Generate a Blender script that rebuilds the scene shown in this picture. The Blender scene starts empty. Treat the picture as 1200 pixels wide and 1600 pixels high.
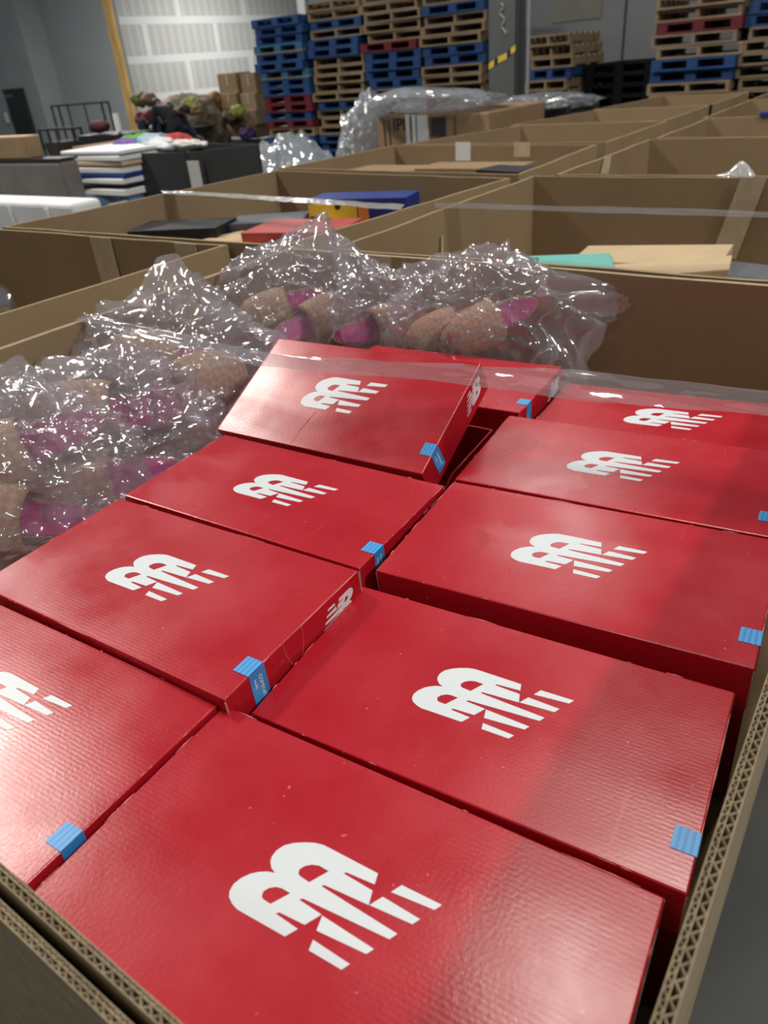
import bpy, bmesh, math, random
from mathutils import Vector, Matrix, noise
random.seed(7)
R3 = math.radians
FLOOR = -1.15          # z = 0 is the level of the shoe box lids; the floor lies 1.15 m below
RIM = 0.10             # rims of the bulk bins
FILL = -0.165          # support the top layer of boxes stands on
scn = bpy.context.scene

# ------------------------------------------------------------------ camera
CAM = Vector((0.35679, -0.07412, 0.42450))
CR = ((0.82185, 0.56459, -0.07617), (0.24253, -0.46771, -0.84996), (-0.51550, 0.68006, -0.52131))
F = 1142.93
cd = bpy.data.cameras.new('camera')
cam = bpy.data.objects.new('camera', cd)
scn.collection.objects.link(cam)
cam.matrix_world = Matrix(((CR[0][0], -CR[1][0], -CR[2][0], CAM.x), (CR[0][1], -CR[1][1], -CR[2][1], CAM.y),
                           (CR[0][2], -CR[1][2], -CR[2][2], CAM.z), (0, 0, 0, 1)))
cd.sensor_fit = 'VERTICAL'; cd.sensor_height = 36.0; cd.lens = F / 1600 * 36
cd.clip_start = 0.01; cd.clip_end = 100
cd.dof.use_dof = True; cd.dof.focus_distance = 0.70; cd.dof.aperture_fstop = cd.lens / 3.0
scn.camera = cam

# ------------------------------------------------------------------ world, lamps, exposure
w = bpy.data.worlds.new('world'); scn.world = w; w.use_nodes = True
w.node_tree.nodes['Background'].inputs[0].default_value = (0.86, 0.93, 1.0, 1)
w.node_tree.nodes['Background'].inputs[1].default_value = 0.12
def lamp(name, loc, power, sx, sy, col=(1, .96, .9)):
    l = bpy.data.lights.new(name, 'AREA'); l.shape = 'RECTANGLE'; l.size = sx; l.size_y = sy
    l.energy = power; l.color = col
    o = bpy.data.objects.new(name, l); scn.collection.objects.link(o); o.location = loc
    return o
for i, (x, y, p, sx, sy) in enumerate([(-5.35, 1.3, 190, .95, .8), (-.10, 2.6, 64, 1.3, .9), (5.0, 1.2, 200, .55, .55),
                                       (-2.5, 6.4, 38, 1.3, .5), (-10.5, 3.6, 80, 1.3, .5),
                                       (-11, 8, 90, 1.3, .5), (-18.5, 13, 420, 1.5, 1.5), (-21, 24, 420, 2, 2), (-.5, -4.0, 26, 1.3, .5)]):
    lamp('high_bay_lamp', (x, y, 4.5), p, sx, sy, (1, .93, .84) if i < 2 else (1, .98, .95))
scn.view_settings.view_transform = 'Standard'; scn.view_settings.look = 'None'
scn.view_settings.gamma = 1; scn.view_settings.use_curve_mapping = False
scn.view_settings.exposure = 0.57
scn.cycles.transparent_max_bounces = 24

# ------------------------------------------------------------------ helpers
def ray(px, py):
    v = Vector(((px - 600) / F, (py - 800) / F, 1))
    return Vector([sum(CR[k][i] * v[k] for k in range(3)) for i in range(3)])
def at_z(px, py, z):
    d = ray(px, py); return CAM + d * ((z - CAM.z) / d.z)
def at_y(px, py, y):
    d = ray(px, py); return CAM + d * ((y - CAM.y) / d.y)
def at_x(px, py, x):
    d = ray(px, py); return CAM + d * ((x - CAM.x) / d.x)

def mesh(name, verts, faces, mat, smooth=False):
    m = bpy.data.meshes.new(name); m.from_pydata([tuple(v) for v in verts], [], faces); m.update()
    if mat: m.materials.append(mat)
    if smooth:
        m.polygons.foreach_set('use_smooth', [True] * len(m.polygons))
    return m
def put(name, me, parent=None, loc=None, rot=None, label=None):
    o = bpy.data.objects.new(name, me); scn.collection.objects.link(o)
    if parent: o.parent = parent
    if loc is not None: o.location = loc
    if rot is not None: o.rotation_euler = rot
    if label: o['label'] = label
    return o
def tag(o, label, cat, group=None):
    o['label'] = label; o['category'] = cat
    if group: o['group'] = group
    return o
def thing(name, label, cat, loc=(0, 0, 0), rz=0, group=None, mat=None):
    o = bpy.data.objects.new(name, None); scn.collection.objects.link(o)
    if mat is not None: o.matrix_world = mat
    else: o.location = loc; o.rotation_euler = (0, 0, rz)
    o.empty_display_size = .05
    return tag(o, label, cat, group)
def struct(name, me):
    o = put(name, me); o['kind'] = 'structure'; return o

class MB:
    def __init__(s): s.v = []; s.f = []
    def box(s, x0, x1, y0, y1, z0, z1):
        b = len(s.v)
        s.v += [(x0, y0, z0), (x1, y0, z0), (x1, y1, z0), (x0, y1, z0), (x0, y0, z1), (x1, y0, z1), (x1, y1, z1), (x0, y1, z1)]
        s.f += [tuple(b + i for i in q) for q in ((3, 2, 1, 0), (4, 5, 6, 7), (0, 1, 5, 4), (1, 2, 6, 5), (2, 3, 7, 6), (3, 0, 4, 7))]
        return s
    def tube(s, pts, r, n=6):
        b0 = len(s.v); pts = [Vector(p) for p in pts]
        for i, p in enumerate(pts):
            t = (pts[min(i + 1, len(pts) - 1)] - pts[max(i - 1, 0)]).normalized()
            u = t.cross(Vector((0, 0, 1)));
            if u.length < .1: u = t.cross(Vector((1, 0, 0)))
            u.normalize(); v = t.cross(u)
            rr = r[i] if isinstance(r, (list, tuple)) else r
            for k in range(n):
                a = 2 * math.pi * k / n; s.v.append(tuple(p + (u * math.cos(a) + v * math.sin(a)) * rr))
        for i in range(len(pts) - 1):
            for k in range(n):
                a = b0 + i * n + k; c = b0 + i * n + (k + 1) % n
                s.f.append((a, c, c + n, a + n))
        s.f.append(tuple(b0 + k for k in range(n))[::-1]); s.f.append(tuple(b0 + (len(pts) - 1) * n + k for k in range(n)))
        return s
    def prism(s, poly, z0, z1):
        b = len(s.v); n = len(poly)
        s.v += [(p[0], p[1], z0) for p in poly] + [(p[0], p[1], z1) for p in poly]
        s.f += [tuple(b + i for i in range(n))[::-1], tuple(b + n + i for i in range(n))]
        s.f += [(b + i, b + (i + 1) % n, b + n + (i + 1) % n, b + n + i) for i in range(n)]
        return s
    def mesh(s, name, mat, smooth=False): return mesh(name, s.v, s.f, mat, smooth)
def bevel_box(name, x0, x1, y0, y1, z0, z1, mat, r=.0015, seg=2, open_bottom=False, cut=0):
    bm = bmesh.new(); bmesh.ops.create_cube(bm, size=1)
    for v in bm.verts:
        v.co = Vector((x0 + (v.co.x + .5) * (x1 - x0), y0 + (v.co.y + .5) * (y1 - y0), z0 + (v.co.z + .5) * (z1 - z0)))
    if open_bottom:
        bmesh.ops.delete(bm, geom=[f for f in bm.faces if f.normal.z < -.9], context='FACES')
    es = [e for e in bm.edges if not e.is_boundary]
    bmesh.ops.bevel(bm, geom=es, offset=r, segments=seg, profile=.5, affect='EDGES')
    m = bpy.data.meshes.new(name); bm.to_mesh(m); bm.free()
    if mat: m.materials.append(mat)
    return m

# ------------------------------------------------------------------ materials
def nmat(name):
    m = bpy.data.materials.new(name); m.use_nodes = True
    nt = m.node_tree; return m, nt, nt.nodes['Principled BSDF']
def N(nt, t, **k):
    n = nt.nodes.new(t)
    for a, b in k.items():
        if a in n.inputs.keys(): n.inputs[a].default_value = b
        else: setattr(n, a, b)
    return n
def ramp(nt, fac, stops):
    r = nt.nodes.new('ShaderNodeValToRGB'); e = r.color_ramp.elements
    while len(e) < len(stops): e.new(.5)
    for i, (p, c) in enumerate(stops):
        e[i].position = p; e[i].color = c if len(c) == 4 else (*c, 1)
    nt.links.new(fac, r.inputs[0]); return r
def simple(name, col, rough=.6, var=.12, scale=12, bump=0, bscale=60, metal=0, coord='Object', stretch=(1, 1, 1), spec=.5):
    m, nt, b = nmat(name)
    tc = N(nt, 'ShaderNodeTexCoord'); mp = N(nt, 'ShaderNodeMapping'); mp.inputs['Scale'].default_value = stretch
    nt.links.new(tc.outputs[coord], mp.inputs[0])
    n = N(nt, 'ShaderNodeTexNoise', Scale=scale, Detail=4.0); nt.links.new(mp.outputs[0], n.inputs['Vector'])
    c = Vector(col[:3])
    r = ramp(nt, n.outputs[0], [(.3, tuple(c * (1 - var))), (.7, tuple(min(1, x * (1 + var)) for x in c))])
    nt.links.new(r.outputs[0], b.inputs['Base Color'])
    b.inputs['Roughness'].default_value = rough; b.inputs['Metallic'].default_value = metal
    b.inputs['Specular IOR Level'].default_value = spec
    if bump:
        n2 = N(nt, 'ShaderNodeTexNoise', Scale=bscale, Detail=3.0); nt.links.new(mp.outputs[0], n2.inputs['Vector'])
        bp = N(nt, 'ShaderNodeBump', Strength=bump, Distance=.002); nt.links.new(n2.outputs[0], bp.inputs['Height'])
        nt.links.new(bp.outputs[0], b.inputs['Normal'])
    return m
def red_mat(name='red_lid_board', base=(.47, .0085, .019), rough=.24):
    m, nt, b = nmat(name); L = nt.links.new
    tc = N(nt, 'ShaderNodeTexCoord'); oi = N(nt, 'ShaderNodeObjectInfo')
    ad = N(nt, 'ShaderNodeVectorMath', operation='ADD'); sc_ = N(nt, 'ShaderNodeVectorMath', operation='SCALE'); sc_.inputs['Scale'].default_value = 9.0
    cb = N(nt, 'ShaderNodeCombineXYZ'); L(oi.outputs['Random'], cb.inputs[0]); L(oi.outputs['Random'], cb.inputs[1])
    L(cb.outputs[0], sc_.inputs[0]); L(tc.outputs['Object'], ad.inputs[0]); L(sc_.outputs[0], ad.inputs[1])
    n1 = N(nt, 'ShaderNodeTexNoise', Scale=9.0, Detail=5.0, Roughness=.6); L(ad.outputs[0], n1.inputs['Vector'])
    r1 = ramp(nt, n1.outputs[0], [(.3, tuple(x * .93 for x in base)), (.72, (base[0] * 1.05, base[1] * 1.35, base[2] * 1.3))])
    # pale rub marks: long thin scratches and scuffed specks
    mp = N(nt, 'ShaderNodeMapping'); mp.inputs['Scale'].default_value = (60, 4, 8); mp.inputs['Rotation'].default_value = (0, 0, .5)
    L(ad.outputs[0], mp.inputs[0])
    n2 = N(nt, 'ShaderNodeTexNoise', Scale=1.6, Detail=3.0); L(mp.outputs[0], n2.inputs['Vector'])
    r2 = ramp(nt, n2.outputs[0], [(.70, (0, 0, 0)), (.80, (1, 1, 1))])
    n3 = N(nt, 'ShaderNodeTexNoise', Scale=150.0, Detail=1.0); L(ad.outputs[0], n3.inputs['Vector'])
    r3 = ramp(nt, n3.outputs[0], [(.765, (0, 0, 0)), (.79, (1, 1, 1))])
    mul = N(nt, 'ShaderNodeMath', operation='MULTIPLY'); mul.inputs[1].default_value = .22; L(r2.outputs[0], mul.inputs[0])
    mx = N(nt, 'ShaderNodeMath', operation='MAXIMUM'); L(mul.outputs[0], mx.inputs[0])
    m3 = N(nt, 'ShaderNodeMath', operation='MULTIPLY'); m3.inputs[1].default_value = .5; L(r3.outputs[0], m3.inputs[0]); L(m3.outputs[0], mx.inputs[1])
    mix = N(nt, 'ShaderNodeMix', data_type='RGBA'); L(mx.outputs[0], mix.inputs['Factor']); L(r1.outputs[0], mix.inputs['A']); mix.inputs['B'].default_value = (.8, .22, .22, 1)
    L(mix.outputs['Result'], b.inputs['Base Color'])
    rr = ramp(nt, n1.outputs[0], [(.3, (rough - .05,) * 3), (.7, (rough + .10,) * 3)]); L(rr.outputs[0], b.inputs['Roughness'])
    b.inputs['Specular IOR Level'].default_value = .50
    # fluting that shows through the liner and an orange-peel paper surface
    wv = N(nt, 'ShaderNodeTexWave', Scale=90.0, Distortion=.6); wv.bands_direction = 'Y'; L(tc.outputs['Object'], wv.inputs[0])
    n4 = N(nt, 'ShaderNodeTexNoise', Scale=340.0, Detail=2.0); L(tc.outputs['Object'], n4.inputs['Vector'])
    n5 = N(nt, 'ShaderNodeTexNoise', Scale=11.0, Detail=1.0); L(ad.outputs[0], n5.inputs['Vector'])
    bp = N(nt, 'ShaderNodeBump', Strength=.018, Distance=.001); L(wv.outputs[0], bp.inputs['Height'])
    b2 = N(nt, 'ShaderNodeBump', Strength=.065, Distance=.001); L(n4.outputs[0], b2.inputs['Height']); L(bp.outputs[0], b2.inputs['Normal'])
    b3 = N(nt, 'ShaderNodeBump', Strength=.28, Distance=.003); L(n5.outputs[0], b3.inputs['Height']); L(b2.outputs[0], b3.inputs['Normal'])
    L(b3.outputs[0], b.inputs['Normal'])
    return m
RED = red_mat()
RED_DARK = simple('red_box_board', (.40, .006, .012), .5, .08)
WHITE_INK = simple('white_ink', (.73, .78, .80), .42, .02, 40)
EDGE = simple('raw_board_edge', (.45, .30, .20), .8, .1, 80)
PINK_EDGE = simple('rubbed_red_edge', (.78, .22, .20), .6, .25, 90)
def blue_mat():
    m, nt, b = nmat('blue_sticker_paper'); L = nt.links.new
    tc = N(nt, 'ShaderNodeTexCoord')
    wv = N(nt, 'ShaderNodeTexWave', Scale=70.0, Distortion=3.5, Detail=1.0); wv.inputs['Detail Scale'].default_value = .6
    L(tc.outputs['Object'], wv.inputs[0])
    r = ramp(nt, wv.outputs[0], [(.25, (.035, .27, .66)), (.5, (.07, .39, .82))]); L(r.outputs[0], b.inputs['Base Color'])
    b.inputs['Roughness'].default_value = .4
    return m
BLUE = blue_mat()
RIM_CUT = simple('worn_rim_edge', (.315, .23, .133), .85, .12, 30, spec=.1)
PLASTIC_DARK = simple('black_pallet_plastic', (.006, .006, .008), .7, .2, 5, spec=.15)
STAIN = simple('dried_stain', (.42, .006, .012), .34, .05, 30)
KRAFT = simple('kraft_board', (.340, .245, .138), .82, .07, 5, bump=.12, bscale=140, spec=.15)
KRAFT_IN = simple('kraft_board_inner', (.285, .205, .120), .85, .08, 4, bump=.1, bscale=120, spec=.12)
KRAFT_CUT = simple('kraft_cut_edge', (.37, .29, .185), .85, .15, 60, spec=.1)
CORE = simple('kraft_core_dark', (.055, .042, .03), .95, .2, 60, spec=.1)
CARTON = simple('carton_board', (.30, .205, .12), .8, .12, 6, spec=.15)
TAN = simple('pale_tan_board', (.56, .42, .25), .7, .08, 8)
TAPE = simple('kraft_paper_tape', (.46, .37, .25), .6, .1, 30)
PTAPE = simple('pale_tape', (.58, .47, .31), .55, .1, 30)
BLACK = simple('black_board', (.013, .013, .015), .5, .15, 8)
CHAR = simple('charcoal_plastic', (.026, .028, .030), .55, .12, 6)
GREYBOX = simple('grey_board', (.12, .13, .15), .5, .1, 8)
REDBOX = simple('matte_red_board', (.48, .075, .07), .45, .08, 8)
DKRED = simple('dark_red_paint', (.20, .012, .020), .6, .3, 5)
YEL = simple('yellow_print', (.80, .56, .06), .5, .08, 8)
ORG = simple('orange_print', (.80, .26, .03), .5, .08, 8)
NAVY = simple('navy_print', (.012, .035, .22), .5, .1, 8)
TEAL = simple('teal_board', (.16, .50, .44), .5, .08, 8)
PWHITE = simple('white_paper', (.78, .80, .80), .6, .05, 8)
WOOD = simple('pallet_wood', (.30, .215, .125), .8, .3, 3, stretch=(1, 6, 6))
WOOD2 = simple('grey_pallet_wood', (.26, .20, .14), .85, .3, 3, stretch=(1, 6, 6))
WOODBLUE = simple('blue_painted_wood', (.012, .062, .20), .65, .35, 4)
WOODTEAL = simple('faded_blue_wood', (.035, .15, .27), .7, .35, 4)
WOODRED = simple('red_painted_wood', (.14, .012, .018), .65, .3, 4)
POST = simple('yellow_pine', (.62, .38, .13), .7, .25, 2, stretch=(6, 6, 1))
CONC = simple('grey_wall_paint', (.235, .245, .245), .85, .07, 1.0, bump=.1, bscale=30)
CONC2 = simple('bare_concrete_patch', (.235, .225, .185), .85, .1, 3)
FLOORM = simple('concrete_floor', (.085, .087, .080), .55, .22, 3, bump=.05, bscale=40)
STEEL = simple('grey_painted_steel', (.105, .118, .115), .5, .08, 3)
CONDUIT = simple('galvanised_conduit', (.30, .30, .30), .4, .1, 10)
CAGE = simple('black_wire_paint', (.02, .02, .022), .5, .1, 10)
def drywall():
    m, nt, b = nmat('unpainted_drywall'); L = nt.links.new
    tc = N(nt, 'ShaderNodeTexCoord'); sp = N(nt, 'ShaderNodeSeparateXYZ'); L(tc.outputs['Object'], sp.inputs[0])
    cb = N(nt, 'ShaderNodeCombineXYZ'); L(sp.outputs['Y'], cb.inputs[0]); L(sp.outputs['Z'], cb.inputs[1])
    br = N(nt, 'ShaderNodeTexBrick'); L(cb.outputs[0], br.inputs['Vector'])
    for k, v in dict(Scale=1.0).items(): br.inputs[k].default_value = v
    br.inputs['Color1'].default_value = (.40, .40, .375, 1); br.inputs['Color2'].default_value = (.41, .41, .385, 1); br.inputs['Mortar'].default_value = (.60, .61, .60, 1)
    br.inputs['Mortar Size'].default_value = .13; br.inputs['Mortar Smooth'].default_value = .15
    br.inputs['Brick Width'].default_value = 3.6; br.inputs['Row Height'].default_value = 1.22
    wv = N(nt, 'ShaderNodeTexWave', Scale=.79, Distortion=0.0); wv.bands_direction = 'X'; L(cb.outputs[0], wv.inputs[0])
    r = ramp(nt, wv.outputs[0], [(.60, (0, 0, 0)), (.90, (1, 1, 1))])
    mu = N(nt, 'ShaderNodeMath', operation='MULTIPLY'); mu.inputs[1].default_value = .4; L(r.outputs[0], mu.inputs[0])
    mx = N(nt, 'ShaderNodeMix', data_type='RGBA'); L(mu.outputs[0], mx.inputs['Factor']); L(br.outputs[0], mx.inputs['A']); mx.inputs['B'].default_value = (.58, .59, .58, 1)
    L(mx.outputs['Result'], b.inputs['Base Color']); b.inputs['Roughness'].default_value = .9
    return m
DRY = drywall()
def plastic(name, haze=.06, gl=.10, tint=(.96, .95, .97), bscale=14, bstr=.9, rough=.10, facing=.55, white=(.85, .83, .86)):
    """thin clear film: see-through, glossy where it turns away, slightly milky"""
    m, nt, b = nmat(name); L = nt.links.new; nt.nodes.remove(b); out = nt.nodes['Material Output']
    tc = N(nt, 'ShaderNodeTexCoord')
    n0 = N(nt, 'ShaderNodeTexNoise', Scale=bscale * .6, Detail=2.0, Distortion=1.2); L(tc.outputs['Object'], n0.inputs['Vector'])
    dst = N(nt, 'ShaderNodeTexNoise', Scale=bscale * .8, Detail=2.0); L(tc.outputs['Object'], dst.inputs['Vector'])
    mxv = N(nt, 'ShaderNodeVectorMath', operation='MULTIPLY_ADD'); mxv.inputs[1].default_value = (.10, .10, .10); L(dst.outputs['Color'], mxv.inputs[0]); L(tc.outputs['Object'], mxv.inputs[2])
    def crease(sc, st, pw_):
        mp = N(nt, 'ShaderNodeMapping'); mp.inputs['Scale'].default_value = st; mp.inputs['Rotation'].default_value = (.5 * sc, sc * .3, sc); L(mxv.outputs[0], mp.inputs[0])
        nn = N(nt, 'ShaderNodeTexNoise', Scale=bscale * sc, Detail=1.5, Distortion=.5); L(mp.outputs[0], nn.inputs['Vector'])
        s1 = N(nt, 'ShaderNodeMath', operation='SUBTRACT'); s1.inputs[1].default_value = .5; L(nn.outputs[0], s1.inputs[0])
        s2 = N(nt, 'ShaderNodeMath', operation='ABSOLUTE'); L(s1.outputs[0], s2.inputs[0])
        s3 = N(nt, 'ShaderNodeMath', operation='MULTIPLY_ADD'); s3.inputs[1].default_value = -2.6; s3.inputs[2].default_value = 1.0; s3.use_clamp = True; L(s2.outputs[0], s3.inputs[0])
        s4 = N(nt, 'ShaderNodeMath', operation='POWER'); s4.inputs[1].default_value = pw_; L(s3.outputs[0], s4.inputs[0]); return s4.outputs[0]
    b0 = N(nt, 'ShaderNodeBump', Strength=bstr * .25, Distance=.0020); L(crease(2.4, (1, .45, 1), 2.0), b0.inputs['Height'])
    b01 = N(nt, 'ShaderNodeBump', Strength=bstr * .6, Distance=.006); L(crease(1.3, (.4, 1, 1), 2.5), b01.inputs['Height']); L(b0.outputs[0], b01.inputs['Normal'])
    bp = N(nt, 'ShaderNodeBump', Strength=bstr, Distance=.012); L(crease(.6, (1, 1, .4), 2.2), bp.inputs['Height']); L(b01.outputs[0], bp.inputs['Normal'])
    b2 = N(nt, 'ShaderNodeBump', Strength=bstr, Distance=.03); L(n0.outputs[0], b2.inputs['Height']); L(bp.outputs[0], b2.inputs['Normal'])
    g = N(nt, 'ShaderNodeBsdfGlossy', Roughness=rough); g.inputs['Color'].default_value = (1, 1, 1, 1); L(b2.outputs[0], g.inputs['Normal'])
    t = N(nt, 'ShaderNodeBsdfTransparent'); t.inputs['Color'].default_value = (*tint, 1)
    d = N(nt, 'ShaderNodeBsdfDiffuse'); d.inputs['Color'].default_value = (*white, 1); L(b2.outputs[0], d.inputs['Normal'])
    tl = N(nt, 'ShaderNodeBsdfTranslucent'); tl.inputs['Color'].default_value = (*white, 1); L(b2.outputs[0], tl.inputs['Normal'])
    ms0 = N(nt, 'ShaderNodeMixShader', Fac=.45); L(d.outputs[0], ms0.inputs[1]); L(tl.outputs[0], ms0.inputs[2])
    lw = N(nt, 'ShaderNodeLayerWeight', Blend=.35); L(b2.outputs[0], lw.inputs['Normal'])
    pw = N(nt, 'ShaderNodeMath', operation='POWER'); pw.inputs[1].default_value = 2.0; L(lw.outputs['Facing'], pw.inputs[0])
    ma = N(nt, 'ShaderNodeMath', operation='MULTIPLY_ADD'); ma.inputs[1].default_value = facing; ma.inputs[2].default_value = gl; L(pw.outputs[0], ma.inputs[0])
    ms1 = N(nt, 'ShaderNodeMixShader', Fac=haze); L(t.outputs[0], ms1.inputs[1]); L(ms0.outputs[0], ms1.inputs[2])
    ms2 = N(nt, 'ShaderNodeMixShader'); L(ma.outputs[0], ms2.inputs[0]); L(ms1.outputs[0], ms2.inputs[1]); L(g.outputs[0], ms2.inputs[2])
    L(ms2.outputs[0], out.inputs['Surface'])
    return m
BAG = plastic('clear_bag_film', haze=.15, gl=.085, bscale=7, bstr=.8, rough=.10, white=(.85, .79, .84))
STRAPF = plastic('clear_stretch_film', haze=.19, gl=.18, bscale=7, bstr=.14, rough=.06, facing=.3)
MILKY = plastic('milky_stretch_film', haze=.62, gl=.15, bscale=8, bstr=.4, white=(.9, .9, .9))
SILV = plastic('crinkled_film_many_layers', haze=.42, gl=.28, bscale=5, bstr=.9, rough=.14, white=(.62, .68, .72))
def rope():
    m, nt, b = nmat('braided_jute'); L = nt.links.new
    tc = N(nt, 'ShaderNodeTexCoord'); wv = N(nt, 'ShaderNodeTexWave', Scale=75.0, Distortion=2.5); wv.bands_direction = 'DIAGONAL'
    L(tc.outputs['Object'], wv.inputs[0])
    r = ramp(nt, wv.outputs[0], [(.1, (.24, .16, .10)), (.6, (.42, .30, .20))]); L(r.outputs[0], b.inputs['Base Color'])
    bp = N(nt, 'ShaderNodeBump', Strength=.7, Distance=.004); L(wv.outputs[0], bp.inputs['Height']); L(bp.outputs[0], b.inputs['Normal'])
    b.inputs['Roughness'].default_value = .8; return m
def woven():
    m, nt, b = nmat('woven_tan_strap'); L = nt.links.new
    tc = N(nt, 'ShaderNodeTexCoord'); mp = N(nt, 'ShaderNodeMapping'); mp.inputs['Rotation'].default_value = (0, 0, .78); L(tc.outputs['Object'], mp.inputs[0])
    ck = N(nt, 'ShaderNodeTexChecker', Scale=95.0); L(mp.outputs[0], ck.inputs[0])
    ck.inputs['Color1'].default_value = (.40, .27, .17, 1); ck.inputs['Color2'].default_value = (.31, .20, .13, 1)
    L(ck.outputs[0], b.inputs['Base Color'])
    bp = N(nt, 'ShaderNodeBump', Strength=.5, Distance=.003); L(ck.outputs['Fac'], bp.inputs['Height']); L(bp.outputs[0], b.inputs['Normal'])
    b.inputs['Roughness'].default_value = .65; return m
ROPE = rope(); WOVEN = woven()
MAG = simple('magenta_footbed', (.40, .025, .17), .5, .15, 12)
INK = simple('black_ink', (.01, .01, .012), .5, .05)
MAUVE = simple('mauve_sock_lining', (.16, .075, .09), .8, .2, 14)

# ------------------------------------------------------------------ the setting
struct('floor', MB().box(-40, 12, -8, 45, FLOOR - .1, FLOOR).mesh('floor', FLOORM))
struct('wall_back', MB().box(-8.35, 9, 10.6, 10.9, FLOOR, 5.2).mesh('wall_back', CONC))
CONC3 = simple('light_grey_wall_paint', (.34, .36, .36), .85, .05, .7)
struct('wall_left', MB().box(-40, at_y(70, 50, 18.5).x, 17.6, 18.9, FLOOR, 7).mesh('wall_left', CONC3))
XP = at_y(195, 150, 18.45).x
struct('wall_left_recess', MB().box(at_y(70, 50, 18.5).x, XP, 18.5, 18.9, FLOOR, 7).mesh('wall_left_recess', CONC3))
struct('wall_far', MB().box(-25.4, -25.1, 18.9, 45, FLOOR, 7).mesh('wall_far', DRY))
struct('trim_1', MB().box(XP, XP + .34, 18.38, 18.5, FLOOR, 7).mesh('trim_1', POST))
struct('trim_2', MB().box(-8.50, -8.35, 10.55, 10.9, FLOOR, 5.2).mesh('trim_2', PWHITE))
# wall_back: a bare patch and a panel joint
pt = put('bare_patch', MB().box(at_y(862, 10, 10.59).x, at_y(940, 10, 10.59).x, 10.585, 10.6, at_y(900, 32, 10.59).z, 3).mesh('bare_patch', CONC2), bpy.data.objects['wall_back'])
put('panel_joint', MB().box(at_y(978, 10, 10.59).x - .012, at_y(978, 10, 10.59).x + .012, 10.59, 10.6, FLOOR, 3).mesh('panel_joint', CHAR), bpy.data.objects['wall_back'])
# door on the left wall
a = at_y(36, 140, 17.6); dz = a.z
door = struct('door_1', MB().box(a.x - 1.15, a.x, 17.52, 17.6, FLOOR, dz).mesh('door_1', BLACK))
put('door_frame', MB().box(a.x, a.x + .06, 17.5, 17.6, FLOOR, dz + .06).box(a.x - 1.2, a.x, 17.5, 17.6, dz, dz + .06).mesh('door_frame', CHAR), door)
p = at_y(14, 150, 17.5); put('door_sign', MB().box(p.x - .22, p.x + .22, 17.5, 17.52, p.z - .05, p.z + .05).mesh('door_sign', STEEL), door)
p = at_y(10, 184, 17.5); put('door_notice', MB().box(p.x - .11, p.x + .11, 17.5, 17.52, p.z - .17, p.z + .17).mesh('door_notice', PWHITE), door)

# ------------------------------------------------------------------ bulk bins
def panel(name, A, B, z0, z1, t, inward, parent, mat=KRAFT, cutmat=KRAFT_CUT):
    """upright board between A and B (2D), thickness t towards 'inward' side, its raw top edge in its own material"""
    A = Vector(A); B = Vector(B); d = (B - A).normalized(); n = Vector((-d.y, d.x)) * (1 if inward else -1) * t
    v = []
    nseg = 10; rr = random.Random(hash((round(A.x, 2), round(A.y, 2))) & 0xffff)
    top = [0 if k in (0, nseg) else rr.uniform(-.0018, .001) for k in range(nseg + 1)]
    bow = [math.sin(math.pi * k / nseg) * rr.choice((-1, 1, 1)) * 0 for k in range(nseg + 1)]
    for k in range(nseg + 1):
        p = A + (B - A) * (k / nseg)
        q = p + n
        v += [(p.x, p.y, z0), (q.x, q.y, z0), (q.x, q.y, z1 + top[k]), (p.x, p.y, z1 + top[k])]
    f = []; mi = []
    for k in range(nseg):
        a = 4 * k; b = a + 4
        f += [(a, b, b + 3, a + 3), (a + 1, a + 2, b + 2, b + 1), (a + 3, b + 3, b + 2, a + 2)]; mi += [0, 1, 2]
    f += [(0, 3, 2, 1), (4 * nseg, 4 * nseg + 1, 4 * nseg + 2, 4 * nseg + 3)]; mi += [0, 0]
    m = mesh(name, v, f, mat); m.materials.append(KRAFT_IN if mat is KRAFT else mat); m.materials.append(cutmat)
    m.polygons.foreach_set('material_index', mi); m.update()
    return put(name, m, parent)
def bin_(label, NL, NR, FR, FL, fill, rim=RIM, t=.010, mat=KRAFT, sides='nrfl', name='bulk_bin', cat='bin'):
    o = thing(name, label, cat, ((NL[0] + FR[0]) / 2, (NL[1] + FR[1]) / 2, FLOOR))
    C0 = Vector(o.location); off = lambda p: (p[0] - C0.x, p[1] - C0.y)
    z0 = 0; z1 = rim - FLOOR
    q = dict(n=(NL, NR), r=(NR, FR), f=(FR, FL), l=(FL, NL))
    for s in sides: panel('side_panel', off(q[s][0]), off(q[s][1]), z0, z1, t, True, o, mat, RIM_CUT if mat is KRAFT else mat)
    c = [off(p) for p in (NL, NR, FR, FL)]
    k = .985; put('base_panel', MB().prism([(x * k, y * k) for x, y in c], fill - FLOOR - .01, fill - FLOOR).mesh('base_panel', mat), o)
    return o
def tape(parent, A, B, mat=TAPE, t=.0015, name='tape_strip'):
    """strip of tape given by its four world corners A (two top) and B (two bottom)"""
    P = [Vector(p) for p in (*A, *B)]; n = (P[1] - P[0]).cross(P[2] - P[0]).normalized() * t
    if n.dot(CAM - P[0]) < 0: n = -n
    off = Vector(parent.location); P = [p - off for p in P]
    v = [p for p in P] + [p + n for p in P]
    f = [(0, 1, 3, 2), (4, 6, 7, 5), (0, 4, 5, 1), (1, 5, 7, 3), (3, 7, 6, 2), (2, 6, 4, 0)]
    return put(name, mesh(name, v, f, mat), parent)

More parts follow.
